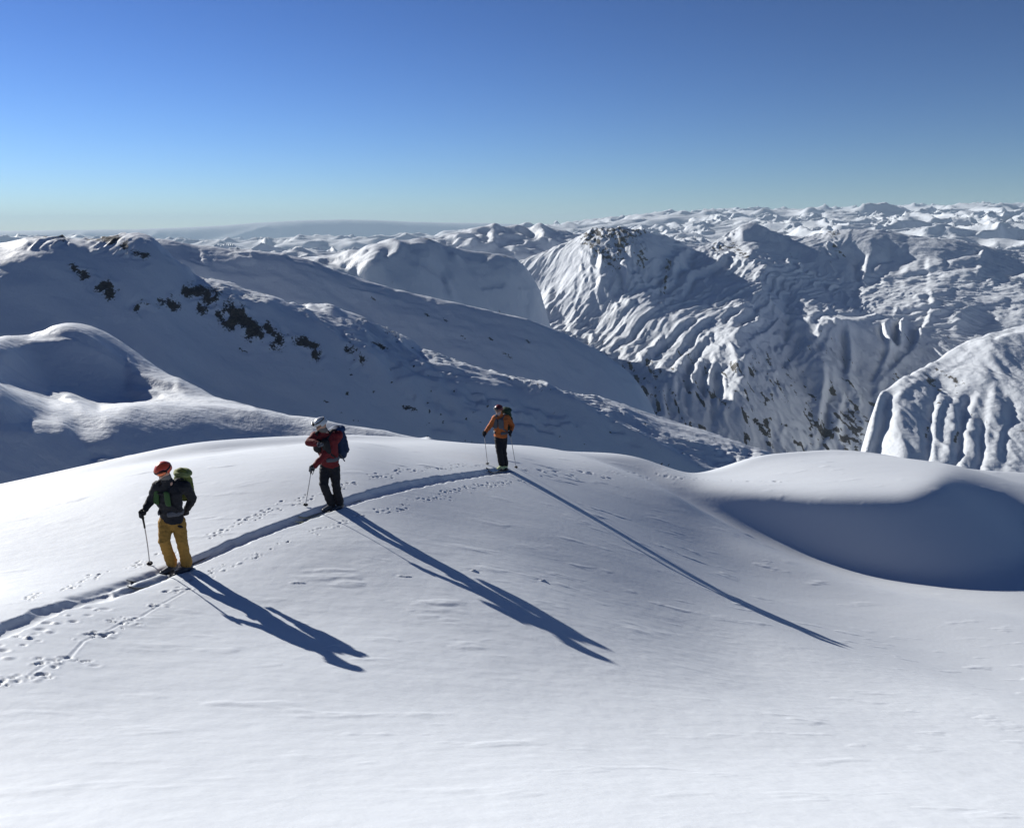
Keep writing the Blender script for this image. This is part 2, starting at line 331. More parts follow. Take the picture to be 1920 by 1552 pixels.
# ------------------------------------------------------------------ rounded mountain in the middle
B4 = raster(-0.08)
fill(B4, [(540,480),(600,476),(660,468),(700,455),(735,447),(715,470),(690,490),(660,515),(620,505),(560,490)], .42, 5)
fill(B4, [(716,478),(730,458),(750,452),(745,470),(725,485)], .4, 4)
stroke(B4, [(670,515),(690,500),(710,492)], .4, 8)
for p in ([(640,500),(690,468)],[(600,488),(640,482)],[(655,512),(700,480)]): stroke(B4, p, .1, 4)
stroke(B4, [(770,452),(800,455)], .3, 6); stroke(B4, [(830,520),(845,550)], .3, 5); stroke(B4, [(905,538),(945,534)], .25, 5); stroke(B4, [(835,462),(850,475)], .25, 8)
for pts in ([(950,475),(970,490),(985,480)],[(930,470),(960,470)],[(975,545),(1010,535),(1000,555)],[(990,590),(1000,565),(1020,545)]): stroke(B4, pts, .35, 7)
layer('rounded_snow_mountain', pin=150, lines=[
  ('f', -250, -260),
  ('s', [(-100,560),(600,540),(760,555),(850,585),(1000,615),(1100,640),(1250,720),(1700,950)], .8),
  [(-100,560,2600),(450,500,2600),(540,484,2600),(600,480,2600),(660,470,2550),(700,456,2500),(725,449,2500),(760,450,2500),(790,445,2500),(815,450,2520),(835,460,2550),(870,468,2600),(930,476,2650),(965,482,2700),(1000,510,2700),(1025,580,2700),(1045,660,2700),(1300,900,2700),(1700,1100,2700)],
  ('d', 150, -80), ('d', 500, -380)],
  xr=(-1500, 900), yr=(1500, 3300), dx=5.0, B=B4, Lc=700, smooth=14, lam=.03, iters=3, lp=25, mat=snow_far,
  rock=lambda X, Y, Z, u, v: .55*np.clip(fbm(X/60, Y/60, 4, 88)-.35+.5*(np.abs(u-790) < 18)*(v < 452), 0, 1),
  noise=lambda X, Y, u, v: .07*fbm(X/130, Y/80, 6, 81, .6))

# ------------------------------------------------------------------ dark mountain behind it
B4b = raster(-0.10)
fill(B4b, [(990,422),(1012,420),(1020,432),(1012,448),(995,445),(988,435)], .42, 4)
for p in ([(820,440),(850,436),(880,430)],[(835,452),(870,448),(900,440)],[(905,430),(925,440),(915,450)],[(850,462),(880,455)],[(1060,440),(1100,436)],[(940,462),(985,455)]): stroke(B4b, p, .38, 6)
layer('dark_snow_mountain', pin=260, lines=[
  [(500,900,3200),(1700,900,3200)],
  [(500,600,4200),(900,560,4200),(1200,600,4200),(1700,700,4200)],
  [(500,500,4700),(700,465,4700),(800,448,4700),(850,436,4700),(890,428,4700),(918,420,4700),(960,425,4750),(985,425,4800),(1010,420,4800),(1035,427,4800),(1080,438,4800),(1110,438,4800),(1150,445,4800),(1300,460,4800),(1700,560,4800)],
  ('d', 250, -140), ('d', 700, -500)],
  xr=(-1300, 1700), yr=(3300, 5900), dx=9.0, B=B4b, Lc=1100, smooth=22, lam=.03, iters=3, lp=40, mat=snow_far,
  noise=lambda X, Y, u, v: .30*fbm(X/230, Y/160, 6, 91, .6))

# ------------------------------------------------------------------ the great massif, right
S = -.10
B5 = raster(.13)
fill(B5, [(960,470),(1110,470),(1110,520),(1060,560),(1000,610),(960,600)], .02, 10)
fill(B5, [(1050,480),(1110,470),(1120,500),(1130,530),(1060,560),(1030,545)], .22, 14)
fill(B5, [(1114,643),(1125,575),(1199,541),(1267,490),(1302,455),(1350,450),(1400,456),(1438,492),(1425,540),(1418,582),(1372,606),(1385,700),(1387,746),(1336,763),(1302,694),(1250,700),(1225,735),(1199,712),(1150,680)], .37, 8)
fill(B5, [(990,560),(1010,530),(1030,520),(1020,560),(1000,600)], .36, 6)
fill(B5, [(1010,568),(1050,570),(1050,592),(1012,590)], S, 5)
fill(B5, [(1100,425),(1250,425),(1255,460),(1235,500),(1240,540),(1190,548),(1140,545),(1130,500),(1110,470)], S, 8)
fill(B5, [(1262,475),(1300,465),(1290,510),(1262,530)], S, 5)
fill(B5, [(1272,440),(1330,438),(1310,455),(1260,470)], S, 5)
for p in ([(1245,540),(1260,495),(1275,470),(1300,462)],[(1165,500),(1175,520),(1170,535)],[(1105,500),(1130,480),(1120,520)],[(1000,615),(1060,612),(1110,630)],[(1060,600),(1120,590)]): stroke(B5, p, .42, 8)
fill(B5, [(1394,416),(1412,413),(1440,425),(1485,445),(1470,452),(1392,449)], S, 3)
fill(B5, [(1330,440),(1375,435),(1396,415),(1394,448),(1340,456)], .4, 5)
fill(B5, [(1404,457),(1500,458),(1500,480),(1440,485),(1404,478)], S, 8)
fill(B5, [(1435,500),(1500,490),(1560,500),(1600,545),(1560,552),(1500,545),(1430,548)], S, 10)
fill(B5, [(1520,455),(1600,452),(1606,490),(1610,550),(1580,520),(1540,490)], S, 7)
fill(B5, [(1392,566),(1440,552),(1470,560),(1480,600),(1490,660),(1500,700),(1520,760),(1530,850),(1390,850),(1390,740),(1385,690),(1395,640),(1380,612)], -.14, 10)
fill(B5, [(1225,735),(1300,700),(1335,765),(1380,750),(1395,850),(1250,830),(1210,760)], -.02, 10)
fill(B5, [(1255,690),(1300,650),(1310,700),(1350,790),(1310,800),(1280,740)], -.05, 10)
fill(B5, [(1632,450),(1668,445),(1668,500),(1640,512)], S, 6)
fill(B5, [(1700,445),(1860,448),(1930,470),(1930,535),(1860,530),(1800,500),(1760,480)], -.03, 14)
fill(B5, [(1475,575),(1500,560),(1540,590),(1560,610),(1545,650),(1540,700),(1545,745),(1515,730),(1500,690),(1485,640)], .36, 8)
fill(B5, [(1530,618),(1600,612),(1640,608),(1640,660),(1600,700),(1620,745),(1560,750),(1545,710),(1540,660)], S, 9)
fill(B5, [(1640,592),(1680,580),(1707,600),(1707,650),(1680,695),(1645,690),(1650,640)], S, 8)
fill(B5, [(1605,540),(1640,520),(1700,490),(1741,480),(1775,500),(1760,560),(1741,592),(1700,585),(1650,590),(1600,580)], .33, 9)
fill(B5, [(1741,560),(1800,535),(1920,530),(1990,540),(1990,600),(1900,610),(1850,590),(1800,600),(1760,640),(1720,650)], .24, 12)
fill(B5, [(1803,580),(1850,575),(1855,600),(1840,625),(1803,625)], S, 7)
for p in ([(1741,490),(1745,540),(1741,592),(1722,630),(1707,660),(1665,700),(1632,745)],[(1480,612),(1540,600),(1600,598),(1640,590)],[(1612,545),(1660,525),(1700,505)],[(1655,620),(1662,670),(1640,720)],[(1690,600),(1683,650)],[(1605,500),(1625,480),(1612,520)],[(1585,640),(1590,700)],[(1300,700),(1340,650),(1400,612),(1420,600)],[(1245,730),(1260,690),(1290,660)],[(1300,690),(1330,650)],[(1780,490),(1840,470)],[(1545,760),(1560,800),(1540,840)]): stroke(B5, p, .45, 7)
for k in range(34):      # ribs running down to the left across the lit face
    u = random.uniform(1150, 1420); v = random.uniform(470, 690); l = random.uniform(30, 90)
    stroke(B5, [(u,v),(u-l*.8,v+l*.55),(u-l*1.2,v+l)], random.choice((-.05,-.12,.0,.5,.46)), random.uniform(3,6), 5)
for k in range(16):      # steep flutes lower down
    u = random.uniform(1300, 1400); v = random.uniform(680, 750); l = random.uniform(30, 70)
    stroke(B5, [(u,v),(u-l*.35,v+l*.6),(u-l*.3,v+l)], random.choice((-.12,-.05,.38,.4)), random.uniform(3,6), 4)
for k in range(16):
    u = random.uniform(1470, 1560); v = random.uniform(590, 730); l = random.uniform(20, 50)
    stroke(B5, [(u,v),(u-l*.7,v+l*.8)], random.choice((-.10,-.05,.38,.4)), random.uniform(3,5), 4)
for k in range(34):      # level streaks on the benches at right
    u = random.uniform(1600, 1920); v = random.uniform(490, 610); l = random.uniform(30, 80)
    stroke(B5, [(u,v),(u+l*.5,v-l*.08),(u+l,v-l*.22)], random.choice((-.02,.05,.38,.36)), random.uniform(3,6), 5)
for k in range(24):      # vertical gullies in the shaded lower face
    u = random.choice((random.uniform(1230,1380), random.uniform(1540,1720))); v = random.uniform(690, 800); l = random.uniform(30, 90)
    stroke(B5, [(u,v),(u-l*.1+random.uniform(-6,6),v+l)], random.choice((-.25,-.2,.22,.28)), random.uniform(4,8), 6)
R5 = raster(0)
for c, w in (([(1105,435),(1150,430),(1180,440)],26),([(1110,450),(1130,475),(1150,495)],20),([(1160,440),(1165,470)],16),([(1200,470),(1205,495)],12),([(1190,432),(1215,432)],8),([(1243,545),(1248,510),(1255,490)],7),
             ([(1340,466),(1375,462),(1400,480)],10),([(1565,463),(1580,480)],6),([(1550,435),(1570,438)],8),([(1600,422),(1612,424)],7),
             ([(1435,755),(1445,740)],6),([(1440,770),(1450,790),(1480,800)],5),([(1436,790),(1434,820),(1448,838)],8),([(1515,750),(1520,790),(1520,830)],7),([(1530,800),(1560,820)],8),([(1540,790),(1570,815)],6),([(1580,780),(1600,775),(1608,800),(1600,838)],20),([(1560,800),(1590,830)],10),([(1222,712),(1230,706)],7),([(1255,735),(1270,745)],6),([(1380,770),(1400,780)],6),([(1350,750),(1370,765)],5)):
    stroke(R5, c, .95, w*1.15, w)
def rock5(X, Y, Z, u, v):
    r = sample(R5, u+4*fbm(X/60, Y/60, 3, 101), v+4*fbm(X/60, Y/60, 3, 104))
    n = fbm((X+.3*Z)/16, Z/30+Y/60, 5, 107, .6)
    low = np.clip((v-560)/220, .25, 1)*np.clip(fbm(X/34+Y/160, Z/60, 5, 117, .6)-.50, 0, 1)*2.0
    streak = np.clip(ridged((X+.1*Y)/46, Y/420, 3, 119)-.93, 0, 1)*3.0*np.clip((v-600)/160, 0, 1)*np.clip(.5+1.6*fbm(X/70, Y/90, 3, 118), 0, 1)
    return r*np.clip(.62+1.2*n, 0, 1.3)+low+streak
def sstep(x): x = np.clip(x, 0, 1); return x*x*(3-2*x)
def flute(X, Y, u, v, seed, k=1.0, octv=6, gn=.52):
    """ridges and gullies that follow the fall line: left-down ribs on the upper face, straight gullies below, level benches at right"""
    wx = X+40*fbm(X/330, Y/330, 3, seed+31)+8*fbm(X/90, Y/90, 2, seed+37); wy = Y+40*fbm(X/330+7, Y/330, 3, seed+33)+8*fbm(X/90+5, Y/90, 2, seed+39)
    a = .80*wx-.60*wy; b = .60*wx+.80*wy
    f1 = ridged(a/(95*k), b/(560*k), octv, seed, gn)
    f2 = ridged((wx+.12*wy)/(88*k), (wy-.12*wx)/(430*k), octv, seed+7, gn)
    f3 = ridged((wy+.25*wx)/(105*k), (wx-.25*wy)/(400*k), octv, seed+13, gn)
    q = fbm(X/400, Y/400, 2, seed+41)
    w2 = sstep(.5+.6*q+np.maximum((v-660-.15*(u-1300))/150, np.minimum((u-1500)/120, (v-610)/90))); w3 = sstep(.4+.6*q+(u-1620)/160)*(1-sstep((v-600)/80))
    return (f1*(1-w2)+f2*w2)*(1-w3)+.8*f3*w3
def post5(X, Y, Z, u, v):
    w = np.clip((v-436)/50, .2, 1)
    Z = Z + w*14*(flute(X, Y, u, v, 181, 2.4, 2, .4)-.6) + w*6.5*(flute(X, Y, u, v, 121, .62, 7, .62)-.6)*np.clip(.8+.7*fbm(X/260, Y/260, 2, 191), .2, 1.6) + w*2.0*(flute(X, Y, u, v, 161, .27, 6, .66)-.6)
    c = np.clip(sample(R5, u, v)*2, 0, 1); return Z+c*6*(ridged(X/40, Y/90, 4, 131)-.5)
layer('great_snow_massif', pin=260, lines=[
  [(400,1100,1500),(1300,1200,1500),(2600,1200,1500)],
  [(400,1000,2100),(1000,960,2100),(1200,930,2150),(1400,920,2350),(1600,920,2350),(1900,940,2350),(2600,960,2350)],
  [(400,700,2650),(1000,620,2700),(1200,640,2680),(1400,650,2800),(1600,650,2850),(1900,640,2850),(2600,640,2850)],
  [(400,560,3300),(900,520,3300),(1000,480,3350),(1060,455,3350),(1100,431,3300),(1130,427,3300),(1160,425,3300),(1200,429,3350),(1250,437,3500),(1270,458,3550),(1300,463,3600),(1340,452,3700),(1370,438,3800),(1388,420,3800),(1405,413,3800),(1430,424,3850),(1480,444,3900),(1530,441,3900),(1560,430,3900),(1600,430,3900),(1650,430,3900),(1700,441,3900),(1760,446,3900),(1820,452,3900),(1860,466,3900),(1920,470,3900),(2600,480,3900)],
  ('d', 220, -90), ('d', 700, -420)],
  xr=(-700, 3000), yr=(1700, 4700), dx=4.0, B=B5, Lc=2500, smooth=9, lam=.015, iters=4, lp=22, warp=7, ws=240, mat=snow_far, rock=rock5, post=post5,
  noise=lambda X, Y, u, v: .10*(fbm((.8*X-.6*Y)/120, (.6*X+.8*Y)/380, 4, 111, .5)))

# ------------------------------------------------------------------ nearer spur, lower right
B6 = raster(.20)
fill(B6, [(1612,770),(1650,735),(1700,705),(1690,760),(1690,870),(1605,870)], .22, 10)
fill(B6, [(1694,715),(1745,690),(1755,720),(1741,800),(1745,880),(1690,880)], S, 8)
fill(B6, [(1760,672),(1800,645),(1850,628),(1862,640),(1850,700),(1800,740),(1770,715)], .34, 9)
fill(B6, [(1858,640),(1890,625),(1990,600),(1990,690),(1900,690),(1870,700)], .02, 12)
stroke(B6, [(1870,628),(1930,608),(1990,590)], .45, 12)
fill(B6, [(1790,760),(1820,720),(1815,780),(1790,860),(1770,870)], S, 7); fill(B6, [(1875,760),(1900,740),(1895,820),(1870,890)], S, 7); fill(B6, [(1830,800),(1850,770),(1845,830),(1825,880)], S, 7)
stroke(B6, [(1862,690),(1900,740),(1920,780)], .3, 14); stroke(B6, [(1830,740),(1810,800),(1795,880)], .36, 10); stroke(B6, [(1860,720),(1850,790),(1840,880)], .34, 12); stroke(B6, [(1760,740),(1750,800),(1745,880)], .36, 8)
for k in range(9):
    u = random.uniform(1740, 1980); v = random.uniform(690, 860); l = random.uniform(30, 90)
    stroke(B6, [(u,v),(u-l*.35,v+l*.6),(u-l*.4,v+l)], random.choice((-.06,0,.30,.26)), random.uniform(3,7), 9)
R6 = raster(0)
for c, w in (([(1730,700),(1745,712)],9),([(1745,720),(1760,730)],12),([(1770,705),(1800,718)],12),([(1790,730),(1800,750)],10),([(1740,745),(1760,755)],8),([(1820,778),(1850,790)],8),([(1745,790),(1735,820)],6),([(1800,800),(1790,830)],6),([(1900,810),(1920,806)],5),([(1755,690),(1765,700)],6)): stroke(R6, c, .62, w, w)
layer('near_rocky_spur', pin=140, lines=[
  ('f', -350, -220),
  ('s', [(1300,1300),(1560,1200),(1605,900),(1650,890),(1700,890),(1760,900),(1900,910),(2700,920)], .36),
  [(1300,1300,1500),(1560,1150,1550),(1590,1000,1600),(1604,870,1650),(1612,765,1750),(1650,735,1850),(1700,704,1950),(1760,672,2050),(1800,645,2100),(1850,626,2150),(1900,614,2200),(1990,592,2250),(2700,560,2300)],
  ('d', 80, -45), ('d', 400, -330)],
  xr=(460, 2100), yr=(1150, 2800), dx=3.4, B=B6, Lc=900, smooth=6, warp=5, ws=150, lam=.015, iters=3, lp=12, mat=snow_far,
  rock=lambda X, Y, Z, u, v: sample(R6, u, v)*np.clip(.9+.9*fbm(X/20, Y/30, 4, 141), 0, 1.3),
  post=lambda X, Y, Z, u, v: Z+(9*(flute(X, Y, 1500+0*u, 900+0*v, 143, 1.9, 3)-.6)+1.1*(flute(X, Y, 1500+0*u, 900+0*v, 147, .4)-.6))*np.clip((v-640)/70, .1, 1)+2*fbm(X/50, Y/50, 4, 148),
  noise=lambda X, Y, u, v: .10*fbm(X/70, Y/150, 4, 145, .6))

# ------------------------------------------------------------------ far ranges to the horizon
def far_range(name, xr, yr, dx, dy, top, depth, sc, seed, mat=snow_far):
    """many rounded peaks whose tops keep near the height top(X, Y)"""
    x = np.arange(xr[0], xr[1], dx); y = np.arange(yr[0], yr[1], dy); X, Y = np.meshgrid(x, y)
    wx = X+sc*.35*fbm(X/sc, Y/sc, 3, seed+50); wy = Y+sc*.35*fbm(X/sc, Y/sc, 3, seed+60)
    big = fbm(X/sc/3.2+3, Y/sc/3.2, 2, seed+9)
    r = .46+.18*big+.20*fbm(wx/sc*1.4, wy/sc*1.4, 7, seed+4, .58)+.31*ridged(wx/sc*1.1, wy/sc*1.1, 7, seed+1, .56)
    Z = top(X, Y)-depth*np.clip(1.0-r, -.8, 1.2)
    Z -= 1200*np.clip((yr[0]+1000-Y)/1000, 0, 1)**1.5
    o = grid_mesh(name, X, Y, Z, mat, {'rock': np.zeros(X.shape)}); tag(o, kind='structure'); return o
def top_at(us, vs):
    def f(X, Y):
        u = 960+F0*(X/Y)/cp; v = np.interp(u, us, vs); return (435-v)/F0*Y*1.03
    return f
def top_near(X, Y):
    t = np.clip((Y-5200)/8000, 0, 1); return top_at([-400,500,640,800,900,1000,1100,1200,1300,1400,1920,2500], [480,476,470,462,452,444,434,424,412,404,399,398])(X, Y)*t + (-160)*(1-t)
far_range('far_snow_range', (-5000, 12500), (4700, 16500), 16, 19, top_near, 250, 1150, 201)
far_range('distant_snow_range', (-17000, 22000), (14800, 30000), 48, 60, top_at([-300,0,200,330,420,600,800,960,1080,1160,1250,1400,1650,1920,2500], [446,444,446,446,448,448,440,428,418,413,401,394,389,388,387]), 380, 2600, 211)
def plateau():
    x = np.arange(-40000, 20000, 130.0); y = np.arange(36000, 52000, 150.0); X, Y = np.meshgrid(x, y); tx = X/Y
    u = 960+F0*tx/cp
    top = np.interp(u, [-300,0,120,250,330,420,480,560,640,700,760,850,950,1100,1400], [432,434,432,431,428,424,419,415,413,414,417,419,421,425,432])
    ztop = (435-top)/F0*44000*1.02
    t = np.clip((Y-40500)/3500, 0, 1); t = t*t*(3-2*t)
    Z = -1300+(ztop+1300)*t + 260*(ridged(X/3500, Y/3500, 5, 221)-.6)*(1-t)*np.clip(t*4, 0, 1)+14*fbm(X/3000, Y/3000, 3, 223)*t
    o = grid_mesh('distant_plateau', X, Y, Z, snow_far, {'rock': np.zeros(X.shape)}); tag(o, kind='structure')
plateau()
# flat snowfield and valley floor sheet out to the horizon
x = np.linspace(-60000, 60000, 200); y = np.linspace(1000, 60000, 200); X, Y = np.meshgrid(x, y)
o = grid_mesh('valley_floor', X, Y, -1250+40*fbm(X/4000, Y/4000, 3, 231), snow_far, {'rock': np.zeros(X.shape)}); tag(o, kind='structure')
# ------------------------------------------------------------------ foreground snow: dome, slope and wind scoop
CP = []
def add(u, v, y):
    tx, tz = p2t(u, v); CP.append((float(tx)*y, y, float(tz)*y))
for p in ((300,1300,8.6),(0,1450,6.2),(300,1450,6.5),(960,1450,7.2),(1500,1450,7.9),(1900,1450,8.6),
          (0,1552,4.9),(960,1552,5.3),(1920,1552,5.9),(960,1300,10.5),(1500,1300,13.6),(1850,1300,13.6),(0,1300,8.0),
          (0,1190,10.0),(0,1050,14),(150,1000,16),
          (340,1068,12.95),(622,950,16.4),(938,880,23.1),(675,1260,10.15),(1120,1225,12.3),(1565,1212,17.1),
          (1500,1130,22),(1850,1150,22),
          (1550,890,34),(1350,925,31),(1430,931,30.5),(1507,934,30),(1600,934,30),(1690,930,30.5),(1745,912,32),(1762,893,34.5),(1640,885,35),(1450,895,33.5),
          (1507,965,29.6),(1600,965,29.5),(1690,965,29.8),(1600,1000,29),(1600,1040,28),(1740,1080,27.1),(1600,1072,27),(1740,1000,28.8),(1740,1040,28.1),(1850,960,31),(1830,925,34),(1900,1000,30),(1920,1060,28.5),(1400,1012,29.2),(1400,970,30),(1300,950,30.5),(1960,940,34),(2050,1060,30),(2050,960,34),(2100,1200,22),(2100,1350,14)):
    add(*p)
# along the cast shadows: picture rays cut the upright plane through the feet and the sun
for (fu, fv, fy), pts in (((340,1068,12.95), [(430,1120),(540,1180)]), ((622,950,16.4), [(740,1010),(880,1088),(1000,1158)]), ((938,880,23.1), [(1010,918),(1120,975),(1250,1052),(1400,1135)])):
    f = at(fu, fv, fy)
    for u, v in pts:
        tx, tz = p2t(u, v); t = (float(tx)*f.y-f.x)/(1.30+float(tx)*1.164); y = f.y-1.164*t; CP.append((float(tx)*y, y, float(tz)*y))
SIL = [(-500,1010,19),(-300,975,19.5),(-150,945,20),(0,915,20.6),(150,880,21.2),(300,851,21.9),(400,835,22.5),(500,824,23.6),(650,819,25),(800,823,27),(936,833,29.5),(1100,856,31),(1220,876,32)]
SIL2 = [(1320,888,34.5),(1450,852,37),(1560,843,39),(1680,852,40),(1780,872,40.5),(1850,885,41),(1920,890,42),(2100,895,44)]
for u, v, y in SIL+SIL2:
    add(u, v+1, y); tx, tz = map(float, p2t(u, v))
    CP.append((tx*(y+7), y+7, tz*(y+7)-1.3)); CP.append((tx*(y+22), y+22, tz*(y+22)-8))
for u, v, y in SIL[::1]:
    tx, tz = map(float, p2t(u, v)); CP.append((tx*(y-4), y-4, tz*(y-4)-.32))
for p in ((0,0,-1.75),(-3,1,-1.7),(3,1,-2.0),(-9,5,-2.9),(-12,10,-4.4),(9,5,-5),(-16,14,-6)): CP.append(p)
CP = np.array(CP)
def tps_fit(P, reg=.02):
    n = len(P); d = np.hypot(P[:, None, 0]-P[None, :, 0], P[:, None, 1]-P[None, :, 1]); K = np.where(d > 0, d*d*np.log(d+1e-9), 0)+reg*np.eye(n)
    A = np.zeros((n+3, n+3)); A[:n, :n] = K; A[:n, n] = 1; A[:n, n+1:] = P[:, :2]; A[n, :n] = 1; A[n+1:, :n] = P[:, :2].T
    return np.linalg.solve(A, np.r_[P[:, 2], 0, 0, 0])
TW = tps_fit(CP, .15)
def tps(x, y):
    x = np.asarray(x, float); y = np.asarray(y, float); r = TW[-3]+TW[-2]*x+TW[-1]*y
    for i in range(len(CP)):
        d2 = (x-CP[i, 0])**2+(y-CP[i, 1])**2; r = r+TW[i]*.5*d2*np.log(d2+1e-12)
    return r
# smooth table of the base surface
gx = np.arange(-45, 75, .25); gy = np.arange(-2, 75, .25); GX, GY = np.meshgrid(gx, gy); GZ = blur(tps(GX, GY), 1.2)
BF = raster(.34)
fill(BF, [(-400,1330),(2400,1260),(2400,1800),(-400,1800)], .44, 120)
fill(BF, [(-400,1480),(2400,1440),(2400,1800),(-400,1800)], .50, 100)
fill(BF, [(-400,700),(700,700),(700,880),(640,930),(340,1050),(0,1160),(-400,1300)], .78, 60)
fill(BF, [(700,700),(940,700),(940,880),(700,900)], .55, 40)
fill(BF, [(960,930),(1250,910),(1400,1010),(1450,1080),(1350,1150),(1150,1160),(1030,1060)], .15, 110)
fill(BF, [(1450,1110),(2400,1110),(2400,1220),(1500,1220)], .27, 60)
fill(BF, [(1300,888),(1440,850),(1560,838),(1700,850),(1800,880),(1765,905),(1700,933),(1500,935),(1300,915)], .50, 14)
fill(BF, [(1765,905),(1800,880),(2100,885),(2100,940),(1920,940),(1830,920)], .22, 16)
fill(BF, [(1752,915),(1772,902),(1810,904),(1860,918),(1925,942),(1925,980),(1800,960)], .02, 14)
fill(BF, [(1250,915),(1350,930),(1500,940),(1700,937),(1760,915),(1840,930),(1925,960),(1940,1010),(1925,1050),(1850,1078),(1740,1083),(1600,1070),(1500,1045),(1400,1005),(1330,965)], -.12, 16)
def steer(Z, B, dx, Lc, lam, it=2):
    for _ in range(it):
        YY = np.maximum(GY, 1.5); u, v = t2p(GX/YY, np.clip(Z/YY, -3, .5)); Bt = sample(B, u, v)
        gy_, gx_ = np.gradient(Z, dx); nrm = np.sqrt(1+gx_**2+gy_**2)
        G = (SUN.z - Bt*nrm)/math.hypot(SUN.x, SUN.y)-(gx_*SX+gy_*SY)
        ysil = np.interp(GX/YY, [float(p2t(a, b)[0]) for a, b, c in SIL+SIL2], [c for a, b, c in SIL+SIL2])
        G *= np.clip((ysil+1-YY)/2, 0, 1)*np.clip((GY-3)/2, 0, 1)
        Gp = np.pad(G, 150, mode='constant')
        ky = np.fft.fftfreq(Gp.shape[0], dx)[:, None]*2*math.pi; kx = np.fft.fftfreq(Gp.shape[1], dx)[None]*2*math.pi
        kt = kx*SX+ky*SY; mu = (2*math.pi/Lc)**2
        h = np.fft.ifft2(-1j*kt*np.fft.fft2(Gp)/(kt**2+lam*(kx**2+ky**2)+mu)).real[150:-150, 150:-150]
        Z = Z+h
    return Z
Z0 = GZ.copy(); GZ = blur(steer(GZ, BF, .25, 14, .08, 4), 1.0)
# bring the steered surface back onto the measured points, broadly and softly
def bil(Zt, x, y):
    fx = (x+45)/.25; fy = (y+2)/.25; ix = fx.astype(int); iy = fy.astype(int); a = fx-ix; b = fy-iy
    return (Zt[iy, ix]*(1-a)+Zt[iy, ix+1]*a)*(1-b)+(Zt[iy+1, ix]*(1-a)+Zt[iy+1, ix+1]*a)*b
PC = np.array([p for p in CP if p[1] > 4]); RES = np.c_[PC[:, :2], PC[:, 2]-bil(GZ, PC[:, 0], PC[:, 1])]
def corr(P, reg):
    W = tps_fit(P, reg); r = W[-3]+W[-2]*GX+W[-1]*GY
    for i in range(len(P)): d2 = (GX-P[i, 0])**2+(GY-P[i, 1])**2; r = r+W[i]*.5*d2*np.log(d2+1e-12)
    return r
GZ = GZ+blur(corr(RES, 1.0), 3)
GZ = blur(steer(GZ, BF, .25, 6.5, .08, 3), 1.0)
# last, pin the feet, the tips of the long shadows and the skylines, each over a few metres
KEY = [at(340,1068,12.95), at(622,950,16.4), at(938,880,23.1), at(675,1260,9.8), at(1120,1225,11.95), at(1565,1212,16.75)]
KEY += [at(u, v+1, y) for u, v, y in SIL[3:]+SIL2[:-1]]
KX = np.array([k.x for k in KEY]); KY = np.array([k.y for k in KEY]); KZ = np.array([k.z for k in KEY])
for _ in range(3):
    res = KZ-bil(GZ, KX, KY); G2 = np.exp(-((KX[:, None]-KX[None])**2+(KY[:, None]-KY[None])**2)/(2*2.6**2))
    wk = np.linalg.solve(G2+.08*np.eye(len(KX)), res)
    for i in range(len(KX)): GZ = GZ+wk[i]*np.exp(-((GX-KX[i])**2+(GY-KY[i])**2)/(2*2.6**2))
msk = 1/(1+np.exp(-(GX-6.5)/.6))/(1+np.exp(-(GY-23.5)/.5))
GZ = GZ+(steer(GZ, BF, .25, 9, .06, 3)-GZ)*msk
msk = 1/(1+np.exp((GX+1.5+.12*(GY-14))/.8))/(1+np.exp(-(GY-13.6+.45*(GX+5))/.5))
for k_ in range(3): msk = msk*(1-np.exp(-((GX-KX[k_])**2+(GY-KY[k_])**2)/(2*1.6**2)))
GZ = GZ+.8*(steer(GZ, BF, .25, 7, .08, 3)-GZ)*msk
def base(x, y):
    fx = np.clip((np.asarray(x, float)+45)/.25, 1, len(gx)-3.001); fy = np.clip((np.asarray(y, float)+2)/.25, 1, len(gy)-3.001)
    ix = fx.astype(int); iy = fy.astype(int); tx_ = fx-ix; ty = fy-iy
    def cr(a, b, c, d, t): return b+.5*t*(c-a+t*(2*a-5*b+4*c-d+t*(3*(b-c)+d-a)))
    rows = [cr(GZ[iy+k, ix-1], GZ[iy+k, ix], GZ[iy+k, ix+1], GZ[iy+k, ix+2], tx_) for k in (-1, 0, 1, 2)]
    return cr(*rows, ty)
def hit(u, v, y0=4.0, y1=60.0):
    """first point of the snow on the picture ray"""
    tx, tz = map(float, p2t(u, v)); ys = np.arange(y0, y1, .05); d = base(tx*ys, ys)-tz*ys
    k = np.argmax(d > 0); k = k if d[k] > 0 else len(ys)-1
    return tx*ys[k], ys[k]
TRACK_PX = [(-120,1235),(0,1190),(60,1157),(130,1131),(200,1112),(270,1085),(335,1063),(370,1050),(450,1017),(530,985),(600,959),(640,946),(700,928),(780,909),(850,896),(900,888),(950,881)]
TR = np.array([hit(*p) for p in TRACK_PX])
def resample(P, ds):
    L = np.r_[0, np.cumsum(np.hypot(*np.diff(P, axis=0).T))]; n = max(2, int(L[-1]/ds)); s = np.linspace(0, L[-1], n)
    Q = np.stack([np.interp(s, L, P[:, 0]), np.interp(s, L, P[:, 1])], -1)
    k = np.ones(9)/9; E = np.pad(Q, ((4, 4), (0, 0)), mode='reflect', reflect_type='odd')
    return np.stack([np.convolve(E[:, i], k, 'valid') for i in (0, 1)], -1), s
TQ, TS = resample(TR, .12)
# polar grid: columns even in view angle, rows densest round the skiers
ncol, tmax = 1500, 1.0
tcol = np.linspace(-tmax, tmax, ncol)
yr_ = np.r_[np.geomspace(1.2, 4.2, 40)[:-1], np.linspace(4.2, 8, 190)[:-1], np.linspace(8, 27, 660)[:-1], np.linspace(27, 46, 230)[:-1], np.linspace(46, 68, 60)]
TXg, Yg = np.meshgrid(tcol, yr_); Xg = TXg*Yg
Zg = base(Xg, Yg)
